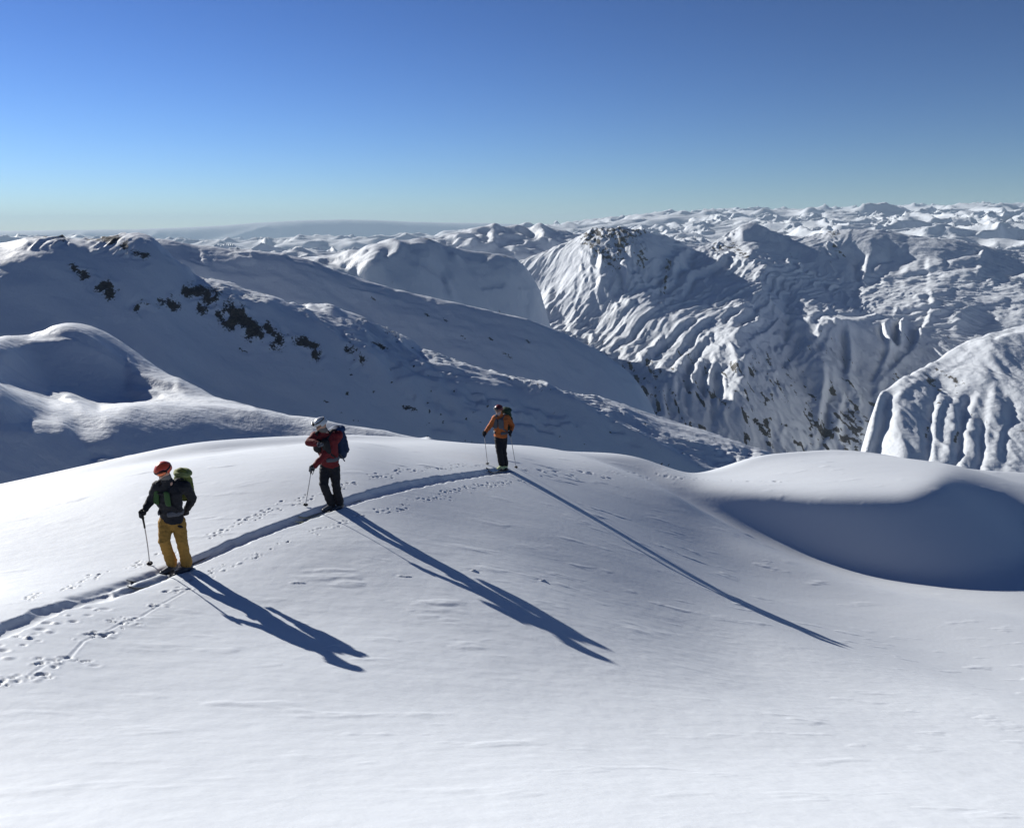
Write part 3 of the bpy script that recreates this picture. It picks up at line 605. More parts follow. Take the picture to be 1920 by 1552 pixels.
# wind texture: long low drifts and small ripples
def rot(x, y, a): return x*math.cos(a)+y*math.sin(a), -x*math.sin(a)+y*math.cos(a)
a1, b1 = rot(Xg, Yg, .35)
wv = fbm(a1/2.2, b1/1.0, 5, 301, .45)
fadeout = np.clip((46-Yg)/20, 0, 1)
Zg += .004*wv + .0022*fbm(a1/.4, b1/.2, 4, 311)*(Yg < 16) + .05*fbm(Xg/5, Yg/5, 2, 317)*np.clip((24-Yg)/10, 0, 1)
cr_ = np.clip(fbm(a1/1.3, b1/.45, 4, 321)-.45, 0, 1)           # scattered raised crusts
Zg += .004*fbm(Xg/.8, Yg/.8, 3, 319, .6)*np.clip((20-Yg)/10, 0, 1)
Zg += .026*cr_*np.clip(.6+fbm(Xg/4, Yg/4, 2, 327), 0, 1)
def local(x0, x1, y0, y1):
    r0, r1 = np.searchsorted(yr_, [y0, y1]); r0 = max(r0-1, 0); r1 = min(r1+1, len(yr_))
    ts = [x0/y0, x1/y0, x0/y1, x1/y1]; c0, c1 = np.searchsorted(tcol, [min(ts), max(ts)])
    return slice(r0, r1), slice(max(c0-1, 0), min(c1+1, ncol))
# ski track groove with a soft rim
def groove(Q, half, depth, rim, seed, jitter=.0):
    for i in range(0, len(Q)-1, 10):
        seg = Q[i:i+11]
        if len(seg) < 2: continue
        m = half+.5; s = local(seg[:, 0].min()-m, seg[:, 0].max()+m, seg[:, 1].min()-m, seg[:, 1].max()+m)
        X, Y = Xg[s], Yg[s]
        if X.size == 0: continue
        best = np.full(X.shape, 9.0); tt = np.zeros(X.shape)
        for a, b in zip(seg[:-1], seg[1:]):
            d = b-a; l2 = (d**2).sum(); t = np.clip(((X-a[0])*d[0]+(Y-a[1])*d[1])/l2, 0, 1)
            q = np.hypot(X-a[0]-t*d[0], Y-a[1]-t*d[1]); best = np.minimum(best, q)
        GD[s] = np.minimum(GD[s], best)
def apply_groove(half, depth, rim, seed):
    d = GD+.035*fbm(Xg*3, Yg*3, 3, seed)
    g = 1/(1+np.exp((d-half)/.032)); r = np.exp(-((d-half-.08)/.07)**2)
    return -depth*g + rim*r*(.5+.8*fbm(Xg*4, Yg*4, 3, seed+3))
def unit_perp(Q):
    d = np.gradient(Q, axis=0); d /= np.hypot(d[:, 0], d[:, 1])[:, None]; return d, np.stack([-d[:, 1], d[:, 0]], -1)
TD, TN = unit_perp(TQ)
# deep joined trough, but two separate ski lines between the first skier's feet and the corner of the picture
u_t, v_t = t2p(TQ[:, 0]/TQ[:, 1], base(TQ[:, 0], TQ[:, 1])/TQ[:, 1])
full = (u_t > 335) | (u_t < 175)
def runs(mask):
    out, i = [], 0
    while i < len(mask):
        if mask[i]:
            j = i
            while j < len(mask) and mask[j]: j += 1
            out.append((i, j)); i = j
        else: i += 1
    return out
D = np.zeros_like(Zg)
for i, j in runs(full):
    GD = np.full_like(Zg, 9.0); groove(TQ[max(0, i-2):j+2], .2, 0, 0, 0); D = np.minimum(D, apply_groove(.135, .085, .015, 331)) + np.maximum(0, apply_groove(.135, 0, .022, 333))
for off in (-.13, .13):
    for i, j in runs((u_t <= 345) & (u_t >= 150)):
        GD = np.full_like(Zg, 9.0); groove((TQ+TN*off)[i:j], .06, 0, 0, 0); D = np.minimum(D, apply_groove(.06, .07, 0, 335))
Zg += D
# pole plants and crumbs along both sides of the track
def pit(x, y, r, dep, stretch=(1, 0), k=1.0):
    if y < 1.3: return
    s = local(x-4*r*k, x+4*r*k, y-4*r*k, y+4*r*k); X, Y = Xg[s]-x, Yg[s]-y
    if X.size == 0: return
    a = X*stretch[0]+Y*stretch[1]; b = -X*stretch[1]+Y*stretch[0]
    q = (a/(r*k))**2+(b/r)**2
    Zg[s] -= dep*.6*np.exp(-q**1.5) - .12*dep*np.exp(-((np.sqrt(q)-1.6)/.5)**2)
def cluster(x, y, n, dvec, big=1.0):
    for k in range(n):
        a = random.gauss(0, .13*big); b = random.gauss(0, .06*big); th = random.uniform(-.5, .5)
        dx_, dy_ = dvec; px, py = x+dx_*a-dy_*b, y+dy_*a+dx_*b
        pit(px, py, random.uniform(.012, .030)*big, random.uniform(.018, .045)*random.choice((1, 1, -.5)), (dx_, dy_), random.uniform(1, 2))
Ltot = TS[-1]
for side, offs in ((1, .62), (-1, .62)):
    s = .3
    while s < Ltot:
        i = int(s/Ltot*(len(TQ)-1))
        if side*TN[i][0] > 0 and TQ[i][1] < 12.6: s += .5; continue
        p = TQ[i]+TN[i]*side*(offs+random.uniform(-.08, .08)); d = TD[i]
        cluster(p[0], p[1], random.randint(6, 11), d, .8+.2*(p[1] > 15))
        if random.random() < .6:
            cluster(p[0]+d[0]*.22+TN[i][0]*side*.12, p[1]+d[1]*.22+TN[i][1]*side*.12, 5, d)
        s += random.uniform(.62, .85) if p[1] < 15 else random.uniform(.42, .7)
# drag lines left by a pole basket on the near side
def drag(P, dep=.025, w=.016):
    Q, _ = resample(np.array(P, float), .03)
    for x, y in Q: pit(x, y, w, dep*.45, (1, 0), 1.4)
sd = 1 if (TQ[5]+TN[5])[0] > TQ[5][0] else -1
LOW_PX = [(0,1283),(30,1280),(55,1272),(95,1243),(125,1240),(160,1200),(185,1190),(230,1165),(260,1158),(300,1132),(345,1108)]
LQ = np.array([hit(*p) for p in LOW_PX]); drag(LQ[2:], .03)
for k, (u, v) in enumerate([(0,1285),(45,1278),(58,1272),(105,1240),(120,1243),(178,1192),(190,1190),(235,1162),(250,1165),(290,1133),(340,1107)]):
    x, y = hit(u, v); cluster(x, y, 9, (.8, .6), 1.1)
for k in range(20):                            # crumbs below the track at the left edge
    a = random.random(); u = -20+a*220; v = 1222-a*95+random.gauss(8, 9); x, y = hit(u, v); pit(x, y, random.uniform(.02, .05), random.choice((.03, .02, -.025)), (.8, .6), 1.3)
for px in ((1000,888),(1020,884),(1060,890),(1100,886),(1130,893),(1160,889),(1200,893),(1240,893),(1280,897),(1320,899),(1360,900),(1400,902),(1440,903)):
    x, y = hit(*px); cluster(x, y, 9, (1, 0), 1.7)
x, y = hit(1455, 903); pit(x, y, .10, .12); 
for px, l in (((560,1093),.22),((760,1080),.22),((890,1070),.10),((1020,1090),.12)):
    x, y = hit(*px); d = (.9, .35)
    for k in range(7): pit(x+d[0]*l*(k/7-.5), y+d[1]*l*(k/7-.5)+random.uniform(-.02, .02), .022, -.014, d, 2)
snow_near = snow_mat('snow_powder', 9.0, .004, rock=False)
snow_ground = grid_mesh('snow_slope', Xg, Yg, Zg, snow_near, {'rock': np.zeros(Xg.shape)}); tag(snow_ground, kind='structure')
# ------------------------------------------------------------------ people
def vmat(name, col, rough=.7, spec=.3, metal=0.0, scale=60, var=.25, coat=0.0):
    m = bpy.data.materials.new(name); m.use_nodes = True; t = m.node_tree; b = t.nodes['Principled BSDF']
    b.inputs['Roughness'].default_value = rough; b.inputs['Specular IOR Level'].default_value = spec; b.inputs['Metallic'].default_value = metal
    b.inputs['Coat Weight'].default_value = coat
    tc = nd(t, 'ShaderNodeTexCoord'); nz = nd(t, 'ShaderNodeTexNoise'); nz.inputs['Scale'].default_value = scale; nz.inputs['Detail'].default_value = 3
    t.links.new(tc.outputs['Object'], nz.inputs['Vector'])
    mx = nd(t, 'ShaderNodeMix', data_type='RGBA'); mx.inputs[6].default_value = (*[c*(1-var) for c in col], 1); mx.inputs[7].default_value = (*[min(1, c*(1+var)) for c in col], 1)
    t.links.new(nz.outputs['Fac'], mx.inputs[0]); t.links.new(mx.outputs[2], b.inputs['Base Color']); return m
M = dict(skin=vmat('skin', (.52, .31, .22), .5), black=vmat('black_fabric', (.012, .013, .018), .8), gold=vmat('mustard_fabric', (.36, .20, .045), .85),
         red=vmat('red_fabric', (.13, .010, .014), .75), orange=vmat('orange_fabric', (.42, .115, .028), .75), navy=vmat('navy_fabric', (.012, .03, .075), .8),
         blue=vmat('blue_fabric', (.015, .05, .13), .7), olive=vmat('olive_fabric', (.14, .16, .035), .8), lime=vmat('pale_olive_fabric', (.24, .27, .10), .8),
         dgreen=vmat('dark_green_fabric', (.02, .05, .03), .8), green=vmat('green_webbing', (.03, .075, .022), .8), grey=vmat('grey_fabric', (.09, .095, .11), .8),
         helmet_orange=vmat('orange_shell', (.62, .075, .03), .35, .5, 0, 5, .08, .3), helmet_white=vmat('white_shell', (.48, .50, .52), .35, .5, 0, 5, .05, .3),
         helmet_dark=vmat('dark_red_shell', (.16, .02, .025), .4, .5, 0, 5, .1), lens=vmat('orange_lens', (.70, .16, .05), .12, .8, .6, 4, .15, .5), dlens=vmat('dark_lens', (.02, .022, .03), .12, .8, 0, 4, .2, .5),
         alu=vmat('pole_metal', (.42, .42, .43), .4, .5, .6, 30, .1), rubber=vmat('black_rubber', (.012, .012, .013), .6), boot=vmat('grey_boot', (.07, .075, .085), .5), pboot=vmat('pale_boot', (.52, .58, .30), .5),
         ski_dark=vmat('dark_ski', (.025, .028, .032), .3, .5, 0, 8, .3), ski_olive=vmat('olive_ski', (.10, .11, .07), .35, .5, 0, 8, .3), pink=vmat('pale_balaclava', (.42, .33, .33), .8), beard=vmat('grey_balaclava', (.16, .15, .14), .9), hair=vmat('brown_hair', (.05, .03, .02), .8))

def V(*a): return Vector(a)
def frame(t, lat):
    t = t.normalized(); u = lat - t*lat.dot(t)
    if u.length < 1e-3: u = Vector((0, 0, 1)).cross(t)
    u.normalize(); return u, t.cross(u).normalized()
def tube(bm, P, R, lat=V(1, 0, 0), flat=1.0, n=16, caps=True, cf=1.0):
    """rounded tapering limb through P with radii R along `lat` and R*flat across it"""
    P = [Vector(p) for p in P]; flat = flat if isinstance(flat, (list, tuple)) else [flat]*len(P)
    seq = []
    t0 = (P[1]-P[0]).normalized(); t1 = (P[-1]-P[-2]).normalized()
    if caps:
        for a in (80, 60, 35): seq.append((P[0]-t0*R[0]*math.sin(math.radians(a))*min(1, flat[0]+.2)*cf, R[0]*math.cos(math.radians(a)), t0, flat[0]))
    for i, p in enumerate(P):
        t = (P[min(i+1, len(P)-1)]-P[max(i-1, 0)]).normalized(); seq.append((p, R[i], t, flat[i]))
    if caps:
        for a in (35, 60, 80): seq.append((P[-1]+t1*R[-1]*math.sin(math.radians(a))*min(1, flat[-1]+.2)*cf, R[-1]*math.cos(math.radians(a)), t1, flat[-1]))
    rings = []
    for p, r, t, f in seq:
        u, w = frame(t, lat); rings.append([bm.verts.new(p+u*(r*math.cos(2*math.pi*k/n))+w*(r*f*math.sin(2*math.pi*k/n))) for k in range(n)])
    for a, b in zip(rings[:-1], rings[1:]):
        for k in range(n): bm.faces.new((a[k], a[(k+1) % n], b[(k+1) % n], b[k]))
    bm.faces.new(list(reversed(rings[0]))); bm.faces.new(rings[-1])
def ell(bm, c, r, up=V(0, 0, 1), fwd=V(0, -1, 0), n=18):
    up = up.normalized(); sd = fwd.cross(up).normalized(); fw = up.cross(sd).normalized()
    ret = bmesh.ops.create_uvsphere(bm, u_segments=n, v_segments=n//2+2, radius=1)
    mm = Matrix((sd, fw, up)).transposed()
    for v in ret['verts']: v.co = Vector(c)+mm @ Vector((v.co.x*r[0], v.co.y*r[1], v.co.z*r[2]))
    return ret['verts']
import bmesh
def link(name, bm, mat, parent=None, smooth=True):
    me = bpy.data.meshes.new(name); bmesh.ops.recalc_face_normals(bm, faces=bm.faces); bm.to_mesh(me); bm.free()
    if smooth: me.polygons.foreach_set('use_smooth', np.ones(len(me.polygons), bool))
    o = bpy.data.objects.new(name, me); COL.objects.link(o); me.materials.append(mat)
    if parent: o.parent = parent
    return o
def solid(name, bm, mat, parent=None, vox=.012, it=4, wr=0.0, ws=12, cut=None):
    """join the shapes into one continuous skin"""
    o = link(name, bm, mat, parent); m = o.modifiers.new('r', 'REMESH'); m.mode = 'VOXEL'; m.voxel_size = vox
    s = o.modifiers.new('s', 'SMOOTH'); s.iterations = it; s.factor = .6
    bpy.context.view_layer.update(); dg = bpy.context.evaluated_depsgraph_get(); me = bpy.data.meshes.new_from_object(o.evaluated_get(dg))
    o.modifiers.clear(); old = o.data; o.data = me; bpy.data.meshes.remove(old); me.name = name
    n = len(me.vertices); co = np.empty(n*3); no = np.empty(n*3); me.vertices.foreach_get('co', co); me.vertices.foreach_get('normal', no); co = co.reshape(-1, 3); no = no.reshape(-1, 3)
    if wr:
        d = fbm(co[:, 0]*ws+co[:, 1]*ws*.7, co[:, 2]*ws*1.6+co[:, 1]*3, 3, 401); co = co+no*(d*wr)[:, None]; me.vertices.foreach_set('co', co.ravel())
    me.polygons.foreach_set('use_smooth', np.ones(len(me.polygons), bool)); me.update()
    if not me.materials: me.materials.append(mat)
    return o

def gnd(x, y, dep=0.0): return float(base(np.array([x]), np.array([y]))[0])-dep

def hand_shapes(bm, c, ax, out, s=1.0):
    """a gloved hand closed round a shaft: palm, four curled fingers of different length and a thumb; ax = shaft, out = away from the palm"""
    ax = ax.normalized(); out = (out-ax*out.dot(ax)).normalized(); sd = ax.cross(out)
    ell(bm, c-out*.032*s, (.018*s, .036*s, .045*s), up=ax, fwd=out.cross(ax))
    for k, ln in enumerate((205, 235, 240, 215)):
        P, R = [], []
        for j in range(7):
            a = math.radians(180-15+ln*j/6); rr = .034*s*(1-.12*j/6)
            P.append(c+ax*((1.5-k)*.022*s)+out*(math.cos(a)*rr)+sd*(math.sin(a)*rr)); R.append((.0125-.003*j/6)*s)
        tube(bm, P, R, lat=ax, n=8)
    P = [c-out*.03*s+ax*.03*s, c-out*.005*s+sd*.034*s+ax*.045*s, c+out*.024*s+sd*.02*s+ax*.038*s]
    tube(bm, P, [.015*s, .013*s, .010*s], lat=ax, n=8)

def ski_pole(top, tip, label, ext=.30, shaft=None, bend=0.0):
    top = Vector(top); tip = Vector(tip); d = (top-tip); L = d.length; d.normalize()
    root = bpy.data.objects.new('ski_pole', None); COL.objects.link(root); root.location = tip; tag(root, label, 'ski pole', 'ski poles held by the ski tourers')
    sdv = V(1, 0, 0)
    def pt(s): return d*s + sdv*bend*math.sin(math.pi*s/L)
    bm = bmesh.new(); tube(bm, [pt(L*i/12) for i in range(13)], [.005]+[.009]*11+[.010], n=10); link('shaft', bm, shaft or M['alu'], root)
    bm = bmesh.new(); tube(bm, [pt(L-ext), pt(L-.12), pt(L-.10), pt(L-.01), pt(L+.015)], [.014, .015, .018, .019, .024], n=12); link('grip', bm, M['rubber'], root)
    bm = bmesh.new(); u, w = frame(d, sdv); c = pt(.07)
    for r, z in ((.012, .012), (.045, 0), (.047, -.004), (.012, 0)): pass
    rings = [[bm.verts.new(c+d*z+(u*math.cos(k*math.pi/8)+w*math.sin(k*math.pi/8))*r) for k in range(16)] for r, z in ((.010, .014), (.046, .004), (.048, -.004), (.010, 0))]
    for a in range(4):
        for k in range(16): bm.faces.new((rings[a][k], rings[a][(k+1) % 16], rings[(a+1) % 4][(k+1) % 16], rings[(a+1) % 4][k]))
    link('basket', bm, M['rubber'], root)
    bm = bmesh.new(); c = pt(L-.01); tube(bm, [c+V(0, 0, 0), c+V(.03, -.02, -.03), c+V(.035, -.02, -.10), c+V(.01, -.01, -.15), c+V(-.01, 0, -.08)], [.006]*5, n=6); link('strap', bm, M['rubber'], root)
    return root
def pair_of_skis(cx, cy, dvec, off, dep, mat, who, ahead=1.0, behind=.72):
    """two skis lying in the track"""
    dv = Vector((dvec[0], dvec[1], 0)).normalized(); pn = V(-dv.y, dv.x, 0)
    for sgn, word in ((1, 'right'), (-1, 'left')):
        c = Vector((cx, cy, 0))+pn*off*sgn; a0 = c+dv*(.12*sgn)
        root = bpy.data.objects.new('ski', None); COL.objects.link(root); root.location = (a0.x, a0.y, gnd(a0.x, a0.y, dep)); tag(root, who % word, 'ski', 'touring skis in the track')
        bm = bmesh.new(); rings = []
        for i in range(25):
            s = -behind+(ahead+behind)*i/24; p = a0+dv*s; z = gnd(p.x, p.y, dep)
            k = (i/24); up = .0 if k < .86 else .07*((k-.86)/.14)**2
            w = (.050-.010*math.sin(math.pi*min(1, k/.85))) if k < .9 else .050*math.sqrt(max(.02, 1-((k-.9)/.1)**2))
            q = Vector((p.x, p.y, z+up))-root.location
            rings.append([bm.verts.new(q+pn*w), bm.verts.new(q-pn*w), bm.verts.new(q-pn*w+V(0, 0, .014)), bm.verts.new(q+pn*w+V(0, 0, .014))])
        for r0, r1 in zip(rings[:-1], rings[1:]):
            for k in range(4): bm.faces.new((r0[k], r0[(k+1) % 4], r1[(k+1) % 4], r1[k]))
        bm.faces.new(rings[0]); bm.faces.new(rings[-1][::-1]); link('ski_board', bm, mat, root, smooth=False)
        for s, l, h in ((.13, .03, .045), (-.16, .045, .05)):
            bm = bmesh.new(); q = a0+dv*s; z = gnd(q.x, q.y, dep)-root.location.z; q = Vector((q.x, q.y, 0))-Vector((root.location.x, root.location.y, 0)); q.z = z+.014
            vs = bmesh.ops.create_cube(bm, size=1)['verts']
            for v in vs: v.co = q+dv*(v.co.x*l*2)+pn*(v.co.y*.07*(1-.3*(v.co.z > 0)))+V(0, 0, (v.co.z+.5)*h)
            bmesh.ops.bevel(bm, geom=bm.edges[:], offset=.006, segments=1, affect='EDGES'); link('toe_binding' if s > 0 else 'heel_binding', bm, M['boot'], root)

def person(S):
    foot = [hit(*S['footA']), hit(*S['footB'])]
    Y0 = (foot[0][1]+foot[1][1])/2; dep = S['dep']
    fw = Vector((*S['face'], 0)).normalized(); lat = V(-fw.y, fw.x, 0)*-1     # lat: towards picture right for a camera-facing figure
    if lat.x < 0: lat = -lat
    root_loc = Vector(((foot[0][0]+foot[1][0])/2, Y0, gnd((foot[0][0]+foot[1][0])/2, Y0, dep)))
    def J(k):
        u, v, d = S[k]; return at(u, v, Y0+d)-root_loc
    sc = Y0/(F0*.955)                                            # metres per photograph pixel here
    FA = Vector((foot[0][0], foot[0][1], gnd(*foot[0], dep)))-root_loc; FB = Vector((foot[1][0], foot[1][1], gnd(*foot[1], dep)))-root_loc
    hd, nk, ch, wa, pe = J('head'), J('neck'), J('chest'), J('waist'), J('pelvis')
    sa, sb, ea, eb, wa_, wb_ = J('shA'), J('shB'), J('elA'), J('elB'), J('wrA'), J('wrB')
    ha, hb, ka, kb = J('hipA'), J('hipB'), J('knA'), J('knB')
    aa = FA+V(0, 0, .12)-fw*.04; ab = FB+V(0, 0, .12)-fw*.04
    hup = (V(0, 0, 1)+fw*S.get('nod', .5)).normalized(); hf = (fw+V(0, 0, -S.get('nod', .5))).normalized()
    if 'hface' in S:
        f2 = Vector((*S['hface'], 0)).normalized(); hup = (V(0, 0, 1)+f2*S.get('nod', .5)).normalized(); hf = (f2+V(0, 0, -S.get('nod', .5))).normalized()
    hs = hf.cross(hup).normalized()
    # body: one continuous skin, head with nose, brow, chin and ears
    bm = bmesh.new()
    ell(bm, hd, (.076, .093, .112), up=hup, fwd=hf); ell(bm, hd-hup*.055+hf*.028, (.055, .06, .06), up=hup, fwd=hf)
    tube(bm, [hd+hf*.088+hup*.012, hd+hf*.112-hup*.022], [.010, .016], lat=hs, n=8); tube(bm, [hd+hf*.088+hup*.03-hs*.04, hd+hf*.095+hup*.03, hd+hf*.088+hup*.03+hs*.04], [.010]*3, n=8)
    tube(bm, [hd+hf*.083-hup*.052-hs*.022, hd+hf*.091-hup*.052, hd+hf*.083-hup*.052+hs*.022], [.009]*3, n=8)
    for s in (-1, 1): ell(bm, hd+hs*.078*s-hup*.01, (.012, .02, .032), up=hup, fwd=hf, n=10)
    tube(bm, [pe-V(0, 0, .06), pe, wa, ch, nk-V(0, 0, .03)], [.14, .15, .14, .16, .10], lat=lat, flat=.65); tube(bm, [nk-V(0, 0, .05), hd-hup*.04], [.065, .055])
    for s, e, w in ((sa, ea, wa_), (sb, eb, wb_)): tube(bm, [ch*.5+s*.5, s, e, w], [.06, .055, .042, .030])
    for h, k, a in ((ha, ka, aa), (hb, kb, ab)): tube(bm, [h, k, a], [.085, .058, .042])
    root = solid('person', bm, M['skin'], vox=.012, it=3); root.location = root_loc
    tag(root, S['label'], 'person', 'ski tourers walking in single file')
    # jacket
    hem = S['hem']; hl = J('hemP') if 'hemP' in S else pe+V(0, 0, -.02)
    bm = bmesh.new()
    tube(bm, [hl, hl*.35+wa*.65, wa*.45+ch*.55, ch*.75+nk*.25, nk*.8+ch*.2], [hem, hem*.98, hem*1.05, hem*1.02, .125], lat=lat, flat=[.72, .72, .72, .66, .75], cf=.22)
    tube(bm, [sa+V(0, 0, -.02), ch*.35+nk*.65, sb+V(0, 0, -.02)], [.085, .10, .085], lat=V(0, 0, 1))
    ar = S.get('arm', 1.0)
    for s, e, w in ((sa, ea, wa_), (sb, eb, wb_)):
        m1 = s.lerp(e, .5); m2 = e.lerp(w, .5); tube(bm, [s, m1, e, m2, w], [.088*ar, .078*ar, .070*ar, .062*ar, .050*ar])
    tube(bm, [nk-V(0, 0, .04), nk.lerp(hd, .42)], [.085, .080])
    jk = solid('jacket', bm, M[S['jacket']], root, vox=.013, it=3, wr=.010, ws=9)
    bm = bmesh.new(); tube(bm, [wa*.5+pe*.5, pe, pe-V(0, 0, .07)], [.165, .175, .15], lat=lat, flat=.72)
    tr = S.get('leg', 1.0)
    for h, k, a in ((ha, ka, aa), (hb, kb, ab)): tube(bm, [h, h.lerp(k, .5), k, k.lerp(a, .5), a+V(0, 0, .03)], [.112*tr, .102*tr, .088*tr, .082*tr, .090*tr])
    tr_o = solid('trousers', bm, M[S['trousers']], root, vox=.012, it=2, wr=.009, ws=10)
    if S.get('pocket'):
        c = J('pocket'); bm = bmesh.new(); ell(bm, c, (.055, .012, .022), fwd=fw); link('pocket_flap', bm, M['black'], tr_o)
    for F in (FA, FB):
        bm = bmesh.new(); tube(bm, [F+V(0, 0, .06)-fw*.10, F+V(0, 0, .055)+fw*.05, F+V(0, 0, .045)+fw*.17], [.052, .052, .040], lat=lat, flat=.9); tube(bm, [F+V(0, 0, .06)-fw*.05, F+V(0, 0, .24)-fw*.03], [.055, .062]); solid('boot', bm, M[S['boots']], root, vox=.012, it=2)
    # gloves
    poles = []
    for key, w, e in (('poleA', wa_, ea), ('poleB', wb_, eb)):
        bm = bmesh.new(); dd = (w-e).normalized(); hc = w+dd*.065
        if key in S:
            tp = hit(*S[key]['tip']); tip = Vector((tp[0], tp[1], gnd(*tp)-.03))-root_loc; hold = hc+dd*.02
            ax = (hold-tip).normalized(); tube(bm, [w-dd*.03, w+dd*.03], [.048, .040]); hand_shapes(bm, hold, ax, dd, 1.25); poles.append((hold+ax*.06, tip, S[key]))
        else:
            tube(bm, [w-dd*.03, w+dd*.03], [.046, .040]); hand_shapes(bm, hc+dd*.02, dd.cross(V(0, 0, 1)), dd, 1.15)
        solid('glove', bm, M['black' if S.get('glove') is None else S['glove']], root, vox=.007, it=1)
    for top, tip, P in poles: ski_pole(root_loc+top, root_loc+tip, P['label'], P.get('ext', .3), bend=P.get('bend', 0))
    # helmet with rim, vents, strap and goggles
    hc = hd+hup*.028-hf*.006; bm = bmesh.new(); vs = ell(bm, hc, S.get('helm_r', (.112, .132, .118)), up=hup, fwd=hf, n=28)
    kill = [v for v in bm.verts if (v.co-hc).dot(hup) < -.045-.0*(v.co-hc).dot(hf) and True or ((v.co-hc).dot(hup) < .012 and (v.co-hc).dot(hf) > .03)]
    bmesh.ops.delete(bm, geom=kill, context='VERTS'); o = link('helmet', bm, M[S['helmet']], root); md = o.modifiers.new('t', 'SOLIDIFY'); md.thickness = .02; md.offset = 0
    bm = bmesh.new()
    for s in (-.045, 0, .045): ell(bm, hc+hup*.108+hs*s-hup*abs(s)*.35, (.008, .045, .008), up=hup, fwd=hf, n=10)
    link('vent', bm, M['black'], o)
    R = S.get('helm_r', (.112, .132, .118)); P = []
    for k in range(25):
        a = 2*math.pi*k/24; e = math.radians(S.get('gog_el', 28)); P.append(hc+hs*(math.sin(a)*(R[0]+.010)*math.cos(e))+hf*(math.cos(a)*(R[1]+.010)*math.cos(e))+hup*(R[2]*math.sin(e)+.0))
    bm = bmesh.new(); tube(bm, P, [.015]*25, lat=hup, flat=.35, n=8, caps=False); gg = link('goggles', bm, M['rubber'], root)
    ga = math.radians(S.get('gog_az', 0)); gd = (hf*math.cos(ga)+hs*math.sin(ga)); e = math.radians(S.get('gog_el', 28)); gc = hc+gd*(R[1]-.002)*math.cos(e)+hup*R[2]*math.sin(e)
    gn = (gd*math.cos(e)+hup*math.sin(e)); bm = bmesh.new(); ell(bm, gc, (.078, .034, .040), up=(hup*math.cos(e)-gd*math.sin(e)), fwd=gd); link('frame', bm, M['rubber'], gg)
    bm = bmesh.new(); ell(bm, gc+gn*.010, (.070, .034, .034), up=(hup*math.cos(e)-gd*math.sin(e)), fwd=gd); link('lens', bm, M[S.get('lens', 'dlens')], gg)
    if S.get('shades', True):
        bm = bmesh.new()
        for s in (-1, 1): ell(bm, hd+hf*.094+hup*.012+hs*.033*s, (.030, .010, .020), up=hup, fwd=hf, n=12)
        tube(bm, [hd+hf*.02+hup*.014-hs*.084, hd+hf*.098+hup*.016-hs*.05, hd+hf*.105+hup*.016, hd+hf*.098+hup*.016+hs*.05, hd+hf*.02+hup*.014+hs*.084], [.005]*5, n=6); link('sunglasses', bm, M['dlens'], root)
    if S.get('mask'):
        bm = bmesh.new(); tube(bm, [nk+V(0, 0, -.01), hd-hup*.09+hf*.01, hd-hup*.06+hf*.025], [.075, .075, .072], lat=hs, flat=1.0); solid('neck_warmer', bm, M[S['mask']], root, vox=.01, it=2)
    # rucksack on the back, a thing of its own
    B = S['pack']; pc = J2 = at(B['c'][0], B['c'][1], Y0+B['c'][2]); pr = bpy.data.objects.new('rucksack', None); COL.objects.link(pr); pr.location = pc; tag(pr, B['label'], 'rucksack', 'rucksacks on the ski tourers')
    bk = -fw; spine = (nk-pe).normalized(); w, h, d_ = B['size']
    bm = bmesh.new(); tube(bm, [-spine*h*.42, -spine*h*.2, spine*h*.2, spine*h*.38], [w*.42, w*.5, w*.5, w*.44], lat=lat, flat=d_/w)
    tube(bm, [bk*d_*.42-spine*h*.28, bk*d_*.42+spine*h*.18], [w*.33, w*.33], lat=lat, flat=.4)
    for s in (-1, 1): tube(bm, [lat*s*w*.47-spine*h*.3, lat*s*w*.47+spine*h*.05], [.05, .045])
    solid('pack_body', bm, M[B['mat']], pr, vox=.014, it=2, wr=.008, ws=11)
    bm = bmesh.new(); ell(bm, spine*h*.48+bk*.01, (w*.50, d_*.58, h*.14), up=spine, fwd=bk); solid('lid', bm, M[B['lid']], pr, vox=.014, it=2, wr=.008, ws=14)
    off = root_loc-pc
    fr = S.get('front', .15)
    for s, sh in ((-1, sa), (1, sb)):
        c0 = nk.lerp(sh, .60)+V(0, 0, .075); c1 = ch+lat*s*.105*S.get('strapw', 1)+fw*fr+V(0, 0, .06); c2 = wa.lerp(ch, .45)+lat*s*.12*S.get('strapw', 1)+fw*fr; c3 = wa+lat*s*.19+fw*.05
        bm = bmesh.new(); tube(bm, [c0-fw*.09-V(0, 0, .02)+off, c0+off, c0+fw*.08-V(0, 0, .04)+off, c1+off, c2+off, c3+off], [.036, .038, .042, .045, .040, .028], lat=lat, flat=.45, n=10); link('shoulder_strap', bm, M[B.get('strap', 'black')], pr)
        if B.get('pad'):
            p0, p1 = c1.lerp(c2, .05)+fw*.012, c1.lerp(c2, .95)+fw*.012; bm = bmesh.new(); tube(bm, [p0+off, p0.lerp(p1, .5)+off, p1+off], [B.get('padr', .05)]*3, lat=lat, flat=.4, n=12); link('chest_pad', bm, M[B['pad']], pr)
        q0 = pe.lerp(wa, .75)+lat*s*(hem*.92); q1 = pe.lerp(wa, .7)+lat*s*.10+fw*(hem*.74+.01); bm = bmesh.new(); tube(bm, [q0+bk*.05+off, q0+fw*.04+off, q1+off], [.045, .052, .040], lat=V(0, 0, 1), flat=.4, n=10); link('hip_pad', bm, M[B.get('hip', 'grey')], pr)
    bm = bmesh.new(); y1 = ch+fw*(fr+.015)+V(0, 0, .03); tube(bm, [y1-lat*.11+off, y1+fw*.01+off, y1+lat*.11+off], [.012]*3, lat=V(0, 0, 1), flat=.5, n=8); link('sternum_strap', bm, M['black'], pr)
